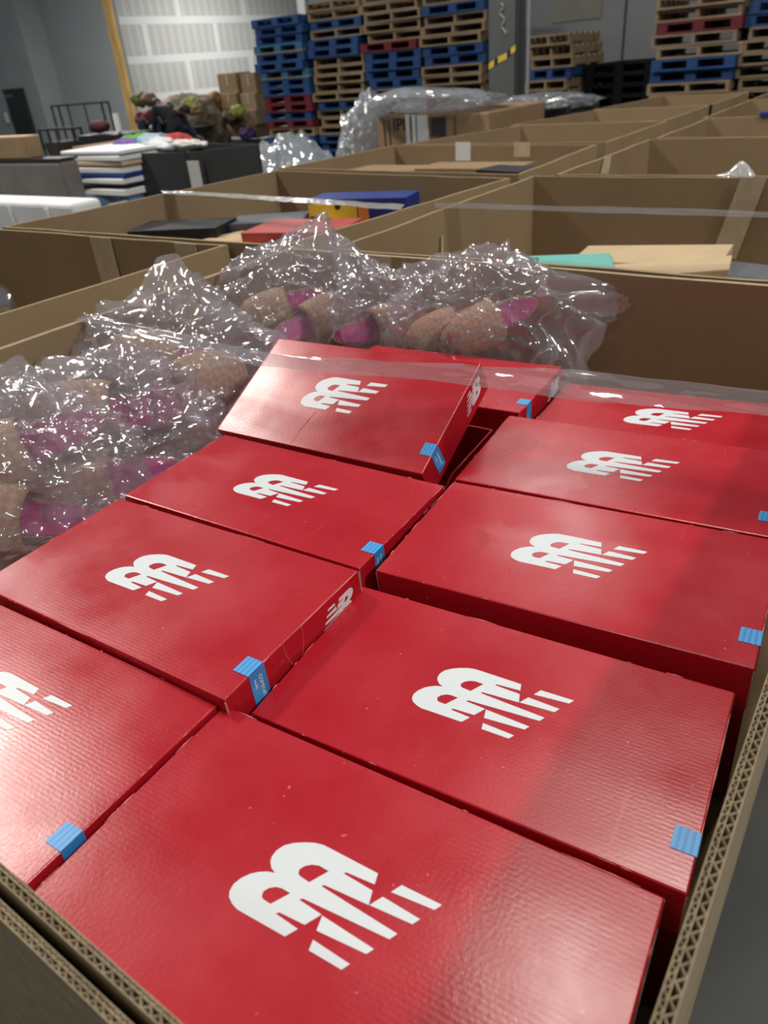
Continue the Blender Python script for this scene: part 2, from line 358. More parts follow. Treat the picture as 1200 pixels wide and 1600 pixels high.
# our own bin: near and right walls built with their open flutes
X0, X1, Y0, Y1 = -.757, .3435, -.0155, 1.148
main = thing('bulk_bin', 'open corrugated bulk bin in the foreground filled with red shoe boxes and bagged sandals', 'bin', (X0, Y0, FLOOR))
H = RIM - FLOOR
def fluted(name, L, widths, along_x, org, parent, z1, z0=0):
    """corrugated wall seen from above: liners and wavy mediums with open cells, solid below them"""
    m = MB(); mi = []; d = .035; s = 0.0006; cut = []
    def bx(a0, a1, b0, b1, za, zb, k):
        if along_x: m.box(org[0] + a0, org[0] + a1, org[1] - b1, org[1] - b0, za, zb)
        else: m.box(org[0] + b0, org[0] + b1, org[1] + a0, org[1] + a1, za, zb)
        mi.extend([k] * 6)
    tot = sum(widths)
    bx(0, L, 0, tot, z0, z1 - d, 0)
    pos = 0
    bx(0, L, 0, s, z1 - d, z1, 0)
    for wd in widths:
        pitch = wd * 1.75; n = int(L / pitch * 2); a = pos + s * .5; b = pos + wd - s * .5
        rr = random.Random(int(wd * 1e6)); h = .00033
        for k in range(n):
            u0 = L * k / n; u1 = L * (k + 1) / n; w0, w1 = (a, b) if k % 2 == 0 else (b, a)
            j = rr.uniform(-.0004, .0004)
            base = len(m.v)
            for (u, ww) in ((u0, w0), (u1 + j * 0, w1)):
                for dd in (-h * 1.3, h * 1.3):
                    for z in (z1 - d, z1 - .0004 + rr.uniform(-.0006, .0004)):
                        P = (org[0] + u + dd, org[1] - ww, z) if along_x else (org[0] + ww, org[1] + u + dd, z)
                        m.v.append(P)
            q = base
            m.f += [(q, q + 1, q + 5, q + 4), (q + 2, q + 6, q + 7, q + 3), (q + 1, q + 3, q + 7, q + 5)]; mi.extend([0, 0, 0])
        pos += wd
        bx(0, L, pos - s, pos, z1 - d, z1 + rr.uniform(-.0003, .0003), 0)
    me = m.mesh(name, KRAFT_CUT)
    return put(name, me, parent)
fluted('right_wall_panel', Y1 - Y0 + .02, (.0033, .0043), False, (X1 - X0, 0), main, H)
fluted('near_wall_panel', X1 - X0 + .01, (.0024, .0036), True, (0, 0), main, H)
fluted('outer_near_panel', X1 - X0 + .01, (.0026, .0030), True, (0, -.0105), main, H - .004)
fluted('torn_ply', .42, (.0022,), True, (.95 - .42 + .50, -.0175), main, H - .006, H - .10)
panel('left_wall_panel', (-.012, 0), (-.012, Y1 - Y0), 0, H, .012, False, main)
panel('far_wall_panel', (0, Y1 - Y0), (X1 - X0, Y1 - Y0), 0, H, .012, True, main)
put('base_panel', MB().box(0, X1 - X0, 0, Y1 - Y0, FILL - FLOOR - .01, FILL - FLOOR).mesh('base_panel', KRAFT), main)
for x0, x1 in ((567, 611), (681, 740)):
    a0 = at_y(x0, 401 + (x0 - 560) * .06, Y1 - .001); a1 = at_y(x1, 401 + (x1 - 560) * .06, Y1 - .001)
    tape(main, (Vector((a0.x, Y1 - .001, RIM)), Vector((a1.x, Y1 - .001, RIM))), (Vector((a0.x - .01, Y1 - .001, -.12)), Vector((a1.x - .01, Y1 - .001, -.12))))

def r_bin(label, y0, y1, x0=-.665, x1=.36, fill=-.10, **k): return bin_(label, (x0, y0), (x1, y0), (x1, y1), (x0, y1), fill, **k)
R2 = r_bin('bulk bin right behind the foreground one, with tan and teal boxes low inside', 1.172, 2.165, x1=.346, fill=-.16)
R3b = r_bin('empty looking bulk bin, third in the right-hand row counted from the camera', 2.19, 3.07, x0=-.60, x1=.40, fill=-.3)
R4 = r_bin('bulk bin fourth in the right-hand row, pale label on its far wall', 3.10, 3.85, x0=-.585, x1=.45, fill=-.3)
R5 = r_bin('bulk bin fifth in the right-hand row with taped rim', 3.88, 4.85, x0=-.61, x1=.5, fill=-.3)
R6 = r_bin('farthest bulk bin of the right-hand row, in front of the pallets', 4.88, 5.7, x0=-.62, x1=.5, fill=-.3)
L1b = bin_('bulk bin left of the foreground one, mostly empty, brown shaded inside', (-2.0, 0.0), (-.955, 0.0), (-.945, 1.145), (-1.99, 1.125), -.30)
L2b = bin_('bulk bin in the left row holding black, red and yellow-blue shoe boxes', (-1.885, 1.15), (-.80, 1.165), (-.715, 2.12), (-1.795, 2.262), -.20)
L3b = bin_('bulk bin in the left row with brown boards, a white tag on its far wall', (-1.83, 2.32), (-.72, 2.19), (-.75, 2.93), (-1.75, 3.03), -.05)
L4b = bin_('bulk bin fourth in the left row, plain board with a faint seam', (-1.73, 3.07), (-.74, 3.0), (-.74, 3.78), (-1.49, 3.81), -.3)
L5b = bin_('bulk bin fifth in the left row, small corner flap standing up', (-1.56, 3.85), (-.76, 3.83), (-.76, 4.60), (-1.40, 4.60), -.3)
L6b = bin_('farthest bulk bin of the left row, before the wrapped black goods', (-1.42, 4.65), (-.76, 4.65), (-.76, 5.55), (-1.30, 5.6), -.3)

def face_tape(parent, px, y, dz=None, mat=TAPE, nm='tape_strip'):
    """tape on a wall that faces the camera row-wise: px = four pixels TL,TR,BL,BR on the plane y"""
    q = [at_y(*p, y) for p in px]; tape(parent, q[:2], q[2:], mat, name=nm)
# tape and tags on the bins
face_tape(R2, [(1158, 277), (1199, 277), (1111, 400), (1150, 405)], 2.165 - .016)
q = [at_z(x, y, RIM + .001) for x, y in ((163, 363), (192, 366))]
tape(L1b, (Vector((q[0].x, 1.123, RIM)), Vector((q[1].x, 1.123, RIM))), (Vector((q[0].x, 1.123, -.2)), Vector((q[1].x, 1.123, -.2))))
q = [at_z(x, y, RIM + .001) for x, y in ((283, 375), (315, 378))]
tape(L1b, (Vector((q[0].x, 1.128, RIM)), Vector((q[1].x, 1.128, RIM))), (Vector((q[0].x, 1.128, -.12)), Vector((q[1].x, 1.128, -.12))))
def rim_flap(parent, px0, px1, yx, axis, h, mat=PTAPE, nm='tape_flap', drop=0.0):
    a = at_z(*px0, RIM); b = at_z(*px1, RIM); dn = Vector((0, 0, -h)); o = Vector((0, 0, drop))
    tape(parent, (a + o, b + o), (a + dn + o, b + dn + o), mat, .003, nm)
rim_flap(L2b, (168, 319), (198, 313), 0, 0, .085)
face_tape(L3b, [(712, 222), (735, 222), (712, 251), (735, 251)], 2.90, mat=PWHITE, nm='white_tag')
face_tape(L3b, [(803, 222), (828, 222), (803, 245), (828, 245)], 2.90, mat=PTAPE)
face_tape(L5b, [(974, 194), (993, 193), (972, 215), (990, 213)], 3.82, mat=PTAPE)
face_tape(L5b, [(1005, 190), (1022, 189), (1006, 203), (1023, 200)], 3.82, mat=PTAPE)
face_tape(R5, [(1156, 183), (1178, 182), (1151, 203), (1172, 203)], 4.83, mat=PTAPE)
face_tape(R5, [(1094, 174), (1108, 173), (1094, 184), (1110, 183)], 4.83, mat=PTAPE)
face_tape(R6, [(1138, 155), (1157, 154), (1134, 184), (1156, 184)], 5.68, mat=TAPE)
face_tape(R6, [(1115, 157), (1128, 157), (1114, 168), (1128, 168)], 5.68, mat=PTAPE)
face_tape(R6, [(1160, 156), (1184, 155), (1161, 165), (1184, 164)], 5.68, mat=TAPE)
face_tape(L6b, [(1060, 169), (1072, 168), (1059, 182), (1074, 182)], 5.54, mat=PTAPE)
# a tape tab on the left wall of the third right bin
q = [at_x(*p, -.60 + .016) for p in ((945, 244), (955, 241), (938, 272), (950, 272))]; tape(R3b, q[:2], q[2:], PTAPE)
q = [at_x(*p, -.665 + .017) for p in ((690, 368), (692, 368), (689, 404), (692, 404))]; tape(R2, q[:2], q[2:], PTAPE)

# ------------------------------------------------------------------ printed emblem (traced polygons, 0.1 mm)
LOGO = [[(-412, -5), (-452, 10), (-485, 39), (-500, 71), (-500, 119), (-479, 167), (-431, 211), (-374, 244), (-313, 271), (-258, 284), (-204, 285), (158, 281), (177, 213), (-19, 199), (-32, 185), (186, 175), (213, 91), (-95, 71), (-104, 57), (99, 45), (447, 27), (423, -19), (-160, -55), (-175, -71), (-3, -82), (-55, -175), (-233, -185), (-247, -201), (-76, -212), (-116, -280), (-469, -287), (-519, -274), (-562, -253), (-586, -222), (-594, -178), (-579, -128), (-546, -79), (-508, -47), (-463, -21)],
        [(-186, 43), (-263, 49), (-283, 61), (-290, 85), (-274, 117), (-238, 144), (-194, 158), (-120, 156)],
        [(-311, -170), (-370, -168), (-389, -158), (-401, -130), (-385, -99), (-351, -73), (-312, -63), (-246, -64)],
        [(325, 284), (594, 287), (570, 242), (289, 218)], [(261, 171), (521, 157), (496, 112), (216, 93)],
        [(5, -85), (373, -104), (349, -146), (26, -170)], [(39, -220), (298, -232), (273, -277), (52, -278)]]
def logo_mesh(name, s, flip, mat):
    cu = bpy.data.curves.new(name, 'CURVE'); cu.dimensions = '2D'; cu.fill_mode = 'BOTH'; cu.extrude = .00012
    for poly in LOGO:
        sp = cu.splines.new('POLY'); sp.points.add(len(poly) - 1); sp.use_cyclic_u = True
        for pt_, (x, y) in zip(sp.points, poly):
            x *= 1e-4 * s; y *= 1e-4 * s
            if flip: x, y = -x, -y
            pt_.co = (x, y, 0, 1)
    o = bpy.data.objects.new('t', cu); me = bpy.data.meshes.new_from_object(o); bpy.data.objects.remove(o); bpy.data.curves.remove(cu)
    me.name = name; me.materials.clear(); me.materials.append(mat); return me
def text_mesh(name, txt, size, mat):
    cu = bpy.data.curves.new(name, 'FONT'); cu.body = txt; cu.size = size; cu.extrude = .00008; cu.align_x = 'LEFT'; cu.offset = size * .012
    o = bpy.data.objects.new('t', cu); me = bpy.data.meshes.new_from_object(o); bpy.data.objects.remove(o); bpy.data.curves.remove(cu)
    me.name = name; me.materials.clear(); me.materials.append(mat); return me
LOGO_TOP = logo_mesh('emblem', 1, False, WHITE_INK); LOGO_SIDE = logo_mesh('side_emblem', .43, True, WHITE_INK)
T1 = text_mesh('sticker_text', 'COMFORT', .0052, WHITE_INK); T2 = text_mesh('sticker_text', 'Insole', .0040, WHITE_INK)

# ------------------------------------------------------------------ shoe boxes
W, D, LH = .34, .1800, .045
lid_me = bevel_box('lid', 0, W, 0, D, -LH, 0, RED, .0014, 3, open_bottom=True)
st = MB(); st.box(.3238, .34045, .027, .045, .00005, .0005).box(W + .00005, W + .0005, .027, .045, -.036, .0005)
st_me = st.mesh('blue_sticker', BLUE)
arc = MB(); arc.tube([(W + .0001, .082 + .0125 * math.cos(a), -.0012 + .031 * -math.sin(a)) for a in [math.pi * k / 16 for k in range(17)]], .00022, 4)
arc_me = arc.mesh('thumb_cut', PINK_EDGE)
SEAMS = [(W - .0004, D - .0002), (.0004, .0002), (W - .0004, .0002)]
seam_me = MB().tube([(0, 0, -.003), (0, 0, -LH + .001)], .0007, 6).mesh('corner_seam', EDGE)
def rub(seed):
    r = random.Random(seed); m = MB()
    # rubbed, paper-showing nicks along the folded edges
    for (A, B) in (((W, 0), (W, D)), ((0, 0), (0, D)), ((0, 0), (W, 0)), ((0, D), (W, D))):
        A = Vector((*A, -.00022)); B = Vector((*B, -.00022))
        c = Vector((W / 2, D / 2, -.00022)); ins = lambda p: p + (c - p).normalized() * .0003
        for k in range(r.randint(3, 6)):
            u = r.random() * .9; l = r.choice((.004, .008, .02, .05)) * r.uniform(.5, 1) / (B - A).length
            p0 = A + (B - A) * u; p1 = A + (B - A) * min(1, u + l)
            m.tube([ins(p0), ins((p0 + p1) / 2) + Vector((0, 0, .0001)), ins(p1)], [.0001, r.uniform(.00025, .0006), .0001], 5)
    return m.mesh('rubbed_edge', PINK_EDGE)
def shoe_box(label, o, ex, ey, depth, group='red shoe boxes in the bin', text=False, notch=False, logo=(.172, .092), sticker=True, k=1.0, grow=1.0):
    o = CAM + (Vector(o) - CAM) * k - Vector(ey) * D * (grow - 1)
    ex = Vector(ex).normalized(); ey = Vector(ey); n = ex.cross(ey).normalized(); ey = n.cross(ex)
    Mx = Matrix(((ex.x, ey.x, n.x, o[0]), (ex.y, ey.y, n.y, o[1]), (ex.z, ey.z, n.z, o[2]), (0, 0, 0, 1))) @ Matrix.Diagonal((k, k * grow, k, 1))
    t = thing('shoe_box', label, 'shoe box', mat=Mx, group=group)
    lid = put('lid', lid_me, t)
    put('emblem', LOGO_TOP, lid, (*logo, .0001))
    put('side_emblem', LOGO_SIDE, lid, (W + .0001, .142, -.021), (R3(90), 0, R3(90)))
    if sticker:
        put('blue_sticker', st_me, lid)
        if text:
            # reads downwards, letters' heads towards the back of the box
            put('sticker_text', T1, lid, (W + .0006, .0365, -.0065), (R3(90), R3(90), R3(90)))
            put('sticker_text', T2, lid, (W + .0006, .0310, -.0075), (R3(90), R3(90), R3(90)))
    if notch: put('thumb_cut', arc_me, lid)
    for x, y in SEAMS: put('corner_seam', seam_me, lid, (x, y, 0))
    put('rubbed_edge', rub(len(label) * 7), lid)['kind'] = 'stuff'
    put('base', bevel_box('base', .0018, W - .0018, .0018, D - .0018, -depth, -.036, RED_DARK, .001, 1), t)
    return t
def yaw_axes(yaw, tx, ty):
    c, s = math.cos(R3(yaw)), math.sin(R3(yaw)); return (c, s, tx), (-s, c, ty)
BX = [('nearest red shoe box, large emblem near the bottom of the picture', (0, 0, .003), 4.12, .0006, -.0293, {'logo': (.168, .0886), 'sticker': False, 'grow': 1.05}),
      ('red shoe box in the right column, second from the camera, sticker beside the bin wall', (-.003, .1955, -.021), 4.36, .0146, .0267, {'k': .983}),
      ('red shoe box in the right column, third from the camera, ring-shaped stain on its lid', (-.008, .385, 0), 4.37, .0256, .037, {}),
      ('red shoe box in the right column, fourth from the camera', (-.032, .583, -.002), 5.2, .0117, .032, {}),
      ('last red shoe box of the right column, lying under the clear film strip', (-.028, .772, -.018), 4.6, .0219, -.0022, {}),
      ('red shoe box at the lower left with lamp glare, cut by the picture edge', (-.354, -.015, -.007), 2.94, .0082, -.0272, {'k': .975}),
      ('red shoe box in the left column with round thumb cut on its side', (-.333, .158, .015), 1.6, .027, .0188, {'text': True, 'notch': True, 'k': 1.03}),
      ('red shoe box in the left column just before the tilted one', (-.360, .358, .006), 2.95, -.0064, .0011, {'text': True}),
      ('red shoe box behind the tilted one, partly hidden, no emblem in sight', (-.381, .754, .001), 4.34, .0011, .0084, {})]
for lb, o, yaw, tx, ty, kw in BX:
    ex, ey = yaw_axes(yaw, tx, ty)
    kk = kw.get('k', 1); o = tuple(o); oz = CAM.z + (o[2] - CAM.z) * kk
    lo = (oz - o[2]) + min(o[2], o[2] + ex[2] * W, o[2] + ey[2] * D, o[2] + ex[2] * W + ey[2] * D)
    shoe_box(lb, o, ex, ey, lo - FILL - .005, **kw)
# the box with its hinged lid tilted open: lid raised, base level beneath
tb = thing('shoe_box', 'red shoe box with its lid tilted up, dark open gap beneath the lid', 'shoe box', (-.400, .558, -.014), R3(1.3), group='red shoe boxes in the bin')
tm = tb.matrix_basis.copy() if False else (Matrix.Translation((-.400, .558, -.014)) @ Matrix.Rotation(R3(1.3), 4, 'Z'))
ex = Vector((1, .022, .022)).normalized(); n = Vector((-.009, -.462, .887)).normalized(); ey = n.cross(ex).normalized(); ex = ey.cross(n)
LM = Matrix(((ex.x, ey.x, n.x, -.405), (ex.y, ey.y, n.y, .555), (ex.z, ey.z, n.z, -.001), (0, 0, 0, 1)))
lid = put('lid', bevel_box('tilted_lid', 0, W, 0, D, -LH, 0, RED, .0014, 3, open_bottom=True), tb)
lid.matrix_local = tm.inverted() @ LM
sd = lid.modifiers.new('board', 'SOLIDIFY'); sd.thickness = .0014; sd.offset = -1
put('emblem', LOGO_TOP, lid, (.168, .0945, .0001)); put('side_emblem', LOGO_SIDE, lid, (W + .0001, .142, -.021), (R3(90), 0, R3(90)))
put('blue_sticker', st_me, lid); put('sticker_text', T1, lid, (W + .0006, .0365, -.0065), (R3(90), R3(90), R3(90))); put('sticker_text', T2, lid, (W + .0006, .0310, -.0075), (R3(90), R3(90), R3(90)))
for x, r_ in ((W - .0002, .0007), (.0002, .0005)): put('rubbed_edge', MB().tube([(x, .002, -.0001), (x, D - .002, -.0001)], r_, 5).mesh('rubbed_edge', PINK_EDGE), lid)
put('crease', MB().tube([(.135, .004, .0001), (.137, .03, .0002), (.143, .06, .0001)], .0005, 5).mesh('crease', PINK_EDGE), lid)
m = MB(); zb = FILL + .014 + .001; t_ = .002
m.box(.002, W - .002, .002, D, zb, zb + .003).box(.002, W - .002, .002, .002 + t_, zb, -.045).box(.002, W - .002, D - t_, D, zb, 0).box(.002, .002 + t_, .002, D, zb, 0)
put('base', m.mesh('base', RED_DARK), tb)
# right side of the base: slopes down to the hinge, with the thumb hole cut through
out_ = [(.002, zb), (D, zb), (D, 0), (.065, -.012), (.002, -.050)]
cu = bpy.data.curves.new('side_wall', 'CURVE'); cu.dimensions = '2D'; cu.fill_mode = 'BOTH'; cu.extrude = .001
hole = [(.098 + .013 * math.cos(a), -.040 + .017 * math.sin(a)) for a in [2 * math.pi * k / 24 for k in range(24)]]
for poly in (out_, hole):
    sp = cu.splines.new('POLY'); sp.points.add(len(poly) - 1); sp.use_cyclic_u = True
    for p_, q_ in zip(sp.points, poly): p_.co = (q_[0], q_[1], 0, 1)
o_ = bpy.data.objects.new('t', cu); me = bpy.data.meshes.new_from_object(o_); bpy.data.objects.remove(o_); me.materials.clear(); me.materials.append(RED_DARK)
put('side_wall', me, tb, (W - .002, 0, 0), (R3(90), 0, R3(90)))

# dried crescent stain on the third lid
cr_ = MB(); n_ = 20
for k in range(n_ + 1):
    a = R3(-75 + 200 * k / n_); wdt = .0045 * math.sin(math.pi * k / n_)
    for r_ in (.021 - wdt, .021 + wdt): cr_.v.append((.060 + r_ * math.cos(a), .078 + r_ * math.sin(a), .00006))
for k in range(n_): cr_.f.append((2 * k, 2 * k + 1, 2 * k + 3, 2 * k + 2))
put('stain', cr_.mesh('stain', STAIN), [o for o in bpy.data.objects if o.get('label', '').find('third from the camera, ring') > 0][0].children[0])
# ------------------------------------------------------------------ clear bags with sandals
def sandal(parent, loc, rot, s=1.0, print_=True):
    """slip-on: jute platform sole, magenta footbed, woven upper over the toes"""
    def outline(k, grow=0):
        pts = []
        for i in range(28):
            a = 2 * math.pi * i / 28; y = math.cos(a); x = math.sin(a)
            wd = .044 + .006 * y - .010 * math.exp(-((y + .15) / .3) ** 2)
            pts.append(((wd + grow) * x * 1.0 + .006 * y * (1 if x > 0 else .4), (.125 + grow) * y))
        return pts
    sole = MB(); o = outline(0); base = 0
    lay = [(-.040, -.003), (-.036, 0), (-.020, .001), (-.004, 0), (0, -.002)]
    for z, g in lay:
        for (x, y) in outline(0, g): sole.v.append((x, y, z + (.022 * max(0, -y / .125) if z > -.03 else 0)))
    for l in range(len(lay) - 1):
        for i in range(28):
            a = l * 28 + i; b = l * 28 + (i + 1) % 28; sole.f.append((a, b, b + 28, a + 28))
    sole.f.append(tuple(range(28))[::-1]); sole.f.append(tuple(range((len(lay) - 1) * 28, len(lay) * 28)))
    M_ = Matrix.Translation(loc) @ Matrix(rot.to_matrix() if hasattr(rot, 'to_matrix') else rot).to_4x4() @ Matrix.Scale(s, 4)
    so = put('sandal_sole', sole.mesh('sandal_sole', ROPE, False), parent); so.matrix_local = M_
    fb = MB(); o = outline(0, -.007)
    fb.v = [(x, y, .0005 + .022 * max(0, -y / .125)) for x, y in o] + [(x, y, .003 + .022 * max(0, -y / .125)) for x, y in o]
    fb.f = [tuple(range(28, 56))] + [(i, (i + 1) % 28, 28 + (i + 1) % 28, 28 + i) for i in range(28)]
    f = put('footbed', fb.mesh('footbed', MAG), so)
    st_ = MB(); n = 14; rows = [(-.015, .046, .044), (.005, .050, .052), (.03, .051, .050), (.06, .050, .043), (.09, .044, .032), (.113, .030, .018), (.124, .008, .004)]
    for yy, wx, h in rows:
        for i in range(n + 1):
            a = math.pi * i / n; st_.v.append((wx * math.cos(a), yy + (.012 * math.sin(a) if yy < 0 else 0), -.004 + h * math.sin(a)))
    for k in range(len(rows) - 1):
        for i in range(n): a = k * (n + 1) + i; st_.f.append((a, a + 1, a + n + 2, a + n + 1))
    s1 = put('woven_upper', st_.mesh('woven_upper', WOVEN, True), so); q = s1.modifiers.new('t', 'SOLIDIFY'); q.thickness = .004
    if not print_: return so
    if print_:
        pr = MB()
        for cx in (-.011, .011):
            pr.tube([(cx + .010 * math.cos(a), -.045 + .015 * math.sin(a) + cx * .2, .0125 + .0) for a in [2 * math.pi * k / 16 for k in range(17)]], .0009, 4)
        for k in range(7):
            x = -.024 + k * .008
            pr.box(x, x + .004, -.074, -.068, .016, .0175); 
            if k % 2: pr.box(x, x + .003, -.022, -.017, .008, .0095)
        put('footbed_print', pr.mesh('footbed_print', INK), so)
    return so
def film_bag(name, c, rad, spikes, seed, mat=BAG, sub=5, amp=.16, fr=5.0, gather=.12, floor=None, lim=None, flat=False, folds=0):
    """crumpled film bag: ellipsoid pushed by ridged noise, pulled to pointed corners with pleats running to them"""
    bm = bmesh.new(); bmesh.ops.create_icosphere(bm, subdivisions=sub, radius=1)
    off = Vector((seed * 3.1, seed * 1.7, seed * 5.3)); sp = [(Vector(d).normalized(), L, wdt) for d, L, wdt in spikes]
    jr = random.Random(seed)
    for v in bm.verts:
        d = v.co.normalized(); r = 1.0
        if flat: d = (d + Vector((jr.uniform(-1, 1), jr.uniform(-1, 1), jr.uniform(-1, 1))) * .022).normalized(); r += jr.uniform(-.022, .022)
        nn = noise.noise(d * 1.6 + off); q = d * fr * .5 + off; q = q + Vector((nn, -nn, nn)) * .4
        v1 = noise.voronoi(q)[0]; v2 = noise.voronoi(q * 2.3)[0]
        r += amp * (.45 - (v1[1] - v1[0])) * .55 + amp * .5 * nn
        r += amp * .30 * (.4 - (v2[1] - v2[0]))
        r += amp * .08 * noise.noise(q * 6)
        if folds:
            for (ax_, fx, fy, fz, pw_) in ((0, 5, 1.2, 1.5, 3.5), (1, 1.4, 5, 1.8, 3.5), (2, 2.2, 2.2, 6, 4)):
                e_ = Vector((d.x * fx, d.y * fy, d.z * fz)) * .55 + off * (1 + ax_) + Vector((nn, nn, -nn)) * 1.2
                r += folds * max(0, 1 - 2.2 * abs(noise.noise(e_))) ** pw_ * (1.4 if ax_ == 2 else 1)
        for s, L, wd in sp:
            ang = math.acos(max(-1, min(1, d.dot(s)))); g = max(0.0, 1 - ang / (wd * 2.4)) ** 1.7 if flat else math.exp(-(ang / wd) ** 1.2)
            u = s.orthogonal().normalized(); vv = s.cross(u); az = math.atan2(d.dot(vv), d.dot(u))
            r += L * g * (1 + .05 * noise.noise(q * 3)) + gather * math.exp(-(ang / (wd * 2.2)) ** 2) * ang / wd * math.sin(az * 7 + seed + 2 * nn) * .5
        p = Vector((d.x * rad[0], d.y * rad[1], d.z * rad[2])) * r
        if lim and p.z < 0: p.z *= max(1, (c[2] - FILL) / (rad[2] * 1.05))
        if floor is not None and p.z < floor: p.z = floor + (p.z - floor) * .08
        if lim and p.z + c[2] < RIM + .01: p.x = max(p.x, lim[0] - c[0]); p.y = min(p.y, lim[1] - c[1])
        v.co = p
    me = bpy.data.meshes.new(name); bm.to_mesh(me); bm.free(); me.materials.append(mat)
    me.polygons.foreach_set('use_smooth', [not flat] * len(me.polygons))
    return me
from mathutils import Euler
def vec_px(c, px):
    """direction from c towards the point seen at pixel px at about the same depth"""
    dep_ = sum(CR[2][i] * (c[i] - CAM[i]) for i in range(3)); return CAM + ray(*px) * dep_ - Vector(c)
def facing(c, tilt, phi):
    """rotation with the footbed leaning from straight up towards the aisle side by tilt, toe pointing along phi"""
    h = Vector((.86, -.51, 0)); n = (Vector((0, 0, math.cos(R3(tilt)))) + h * math.sin(R3(tilt))).normalized()
    t = Vector((.51, .86, 0)) * math.cos(R3(phi)) + (Vector((0, 0, 1)).cross(Vector((.51, .86, 0)))) * math.sin(R3(phi))
    t = (t - n * t.dot(n)).normalized(); x = t.cross(n)
    return Matrix(((x.x, t.x, n.x), (x.y, t.y, n.y), (x.z, t.z, n.z)))
bags = [
 ('clear plastic bag of tan woven slippers at the left picture edge, nearest the camera', (45, 760), -.03, (.12, .13, .115), [((18, 620), .45, .3), ((150, 800), .45, .3)], [((-.02, .02, .04), 55, 200), ((.02, -.03, -.03), 40, 150)]),
 ('clear plastic bag showing magenta footbeds with black print, left of the red boxes', (175, 700), -.035, (.16, .13, .11), [((75, 608), .35, .3), ((190, 560), .4, .35), ((290, 730), .4, .35)], [((-.02, .02, .045), 58, 160), ((.03, -.04, -.03), 50, 172)]),
 ('clear plastic bag with a tall pointed corner and mauve lining, before the left bin wall', (285, 590), .0, (.135, .15, .105), [((264, 462), .85, .24), ((180, 495), .55, .3), ((400, 600), .4, .35)], [((.05, -.05, .0), 35, 20), ((-.05, .03, .01), 60, 150)]),
 ('clear plastic bag with woven uppers visible, peaked like a tent, behind the tilted box', (455, 478), .03, (.115, .125, .11), [((484, 372), .70, .28), ((345, 500), .45, .35)], [((-.01, -.01, .0), 70, 200), ((.04, .0, -.03), 60, 30)]),
 ('small clear plastic bag with a narrow upright corner, middle of the far wall', (585, 488), .025, (.072, .07, .08), [((549, 412), 1.1, .24), ((640, 480), .3, .3)], [((.0, -.005, -.03), 55, 10)]),
 ('clear plastic bag fanned out to the right with magenta soles, behind the red boxes', (745, 500), .03, (.135, .085, .105), [((905, 458), 1.15, .26), ((770, 405), .22, .5), ((645, 520), .3, .3), ((860, 545), .4, .4)], [((-.05, -.0, -.02), 62, 200), ((.03, .0, .0), 70, 215)])]
for i, (lb, px, z, rad, sp, sh) in enumerate(bags):
    c = at_z(*px, z); rad = (rad[0], rad[1], rad[2] * .92)
    b = thing('bagged_sandals', lb, 'bag', c, 0, 'clear bags of sandals in the bin')
    spk = [(vec_px(c, q), L, wd) for q, L, wd in sp]
    put('bag_film', film_bag('bag_film', c, rad, spk, i + 1, sub=6, amp=.22, gather=.22, folds=.09, floor=FILL - z + .006, lim=(X0 + .006, Y1 - .018)), b)
    for j, (loc, tilt, phi) in enumerate(sh):
        sandal(b, loc, facing(c, tilt, phi), .95 if i < 3 else .74, i == 1 and j == 0)
# black lettering strips on the third bag and a white care label in the last
c = at_z(285, 590, -.03)

# ------------------------------------------------------------------ stretch film strips spanning the bins
def film_strip(name, label, up, lo, z, mat, seed=1, amp=.0035):
    n = 60; m = MB(); U = [Vector(p) for p in up]; Lw = [Vector(p) for p in lo]
    def lerp(P, t):
        t *= len(P) - 1; k = min(int(t), len(P) - 2); return P[k].lerp(P[k + 1], t - k)
    c = lerp(U, .5); rows = 9
    for i in range(n + 1):
        a = lerp(U, i / n); b = lerp(Lw, i / n)
        for j in range(rows):
            p = a.lerp(b, j / (rows - 1)); q = Vector((p.x * 3, p.y * 60, seed))
            m.v.append(p - c + Vector((0, 0, amp * noise.noise(q) + amp * .5 * noise.noise(Vector((p.x * 9, p.y * 150, seed))))))
    for i in range(n):
        for j in range(rows - 1):
            a = i * rows + j; m.f.append((a, a + 1, a + rows + 1, a + rows))
    o = put(name, m.mesh(name, mat, True)); o.location = c
    return tag(o, label, 'film strip')
def P_(pts, z): return [at_z(x, y, z) for x, y in pts]
zs = RIM + .0015
up = [at_z(128, 488, zs)] + [at_z(420, 552, zs - .0), at_z(750, 572, zs), at_z(880, 577, zs), at_z(1040, 592, zs), at_z(1200, 610, zs)]
lo = [at_z(150, 505, zs)] + [at_z(405, 574, zs - .0), at_z(740, 603, zs), at_z(880, 622, zs), at_z(1030, 634, zs), at_z(1190, 650, zs)]
dx = up[-1] - up[-2]; up.append(up[-1] + dx * ((.350 - up[-1].x) / dx.x)); dx = lo[-1] - lo[-2]; lo.append(lo[-1] + dx * ((.350 - lo[-1].x) / dx.x))
up.insert(0, Vector((-.768, up[0].y - .005, zs))); lo.insert(0, Vector((-.768, lo[0].y - .005, zs)))
film_strip('film_strip', 'clear stretch film strip across the foreground bin, over the tilted red box', up, lo, zs, STRAPF)
a = at_z(690, 318, RIM); b = at_z(1200, 332, RIM); e = b + (b - a) * ((.37 - b.x) / (b - a).x)
a2 = at_z(690, 327, RIM); b2 = at_z(1200, 341, RIM); e2 = b2 + (b2 - a2) * ((.37 - b2.x) / (b2 - a2).x)
a = a + (a - b).normalized() * .02; a2 = a2 + (a2 - b2).normalized() * .02
film_strip('film_strip', 'thin clear film strip across the second bin of the right row', [a + Vector((0, 0, .002)), e + Vector((0, 0, .002))], [a2 + Vector((0, 0, .002)), e2 + Vector((0, 0, .002))], RIM, STRAPF, 4)
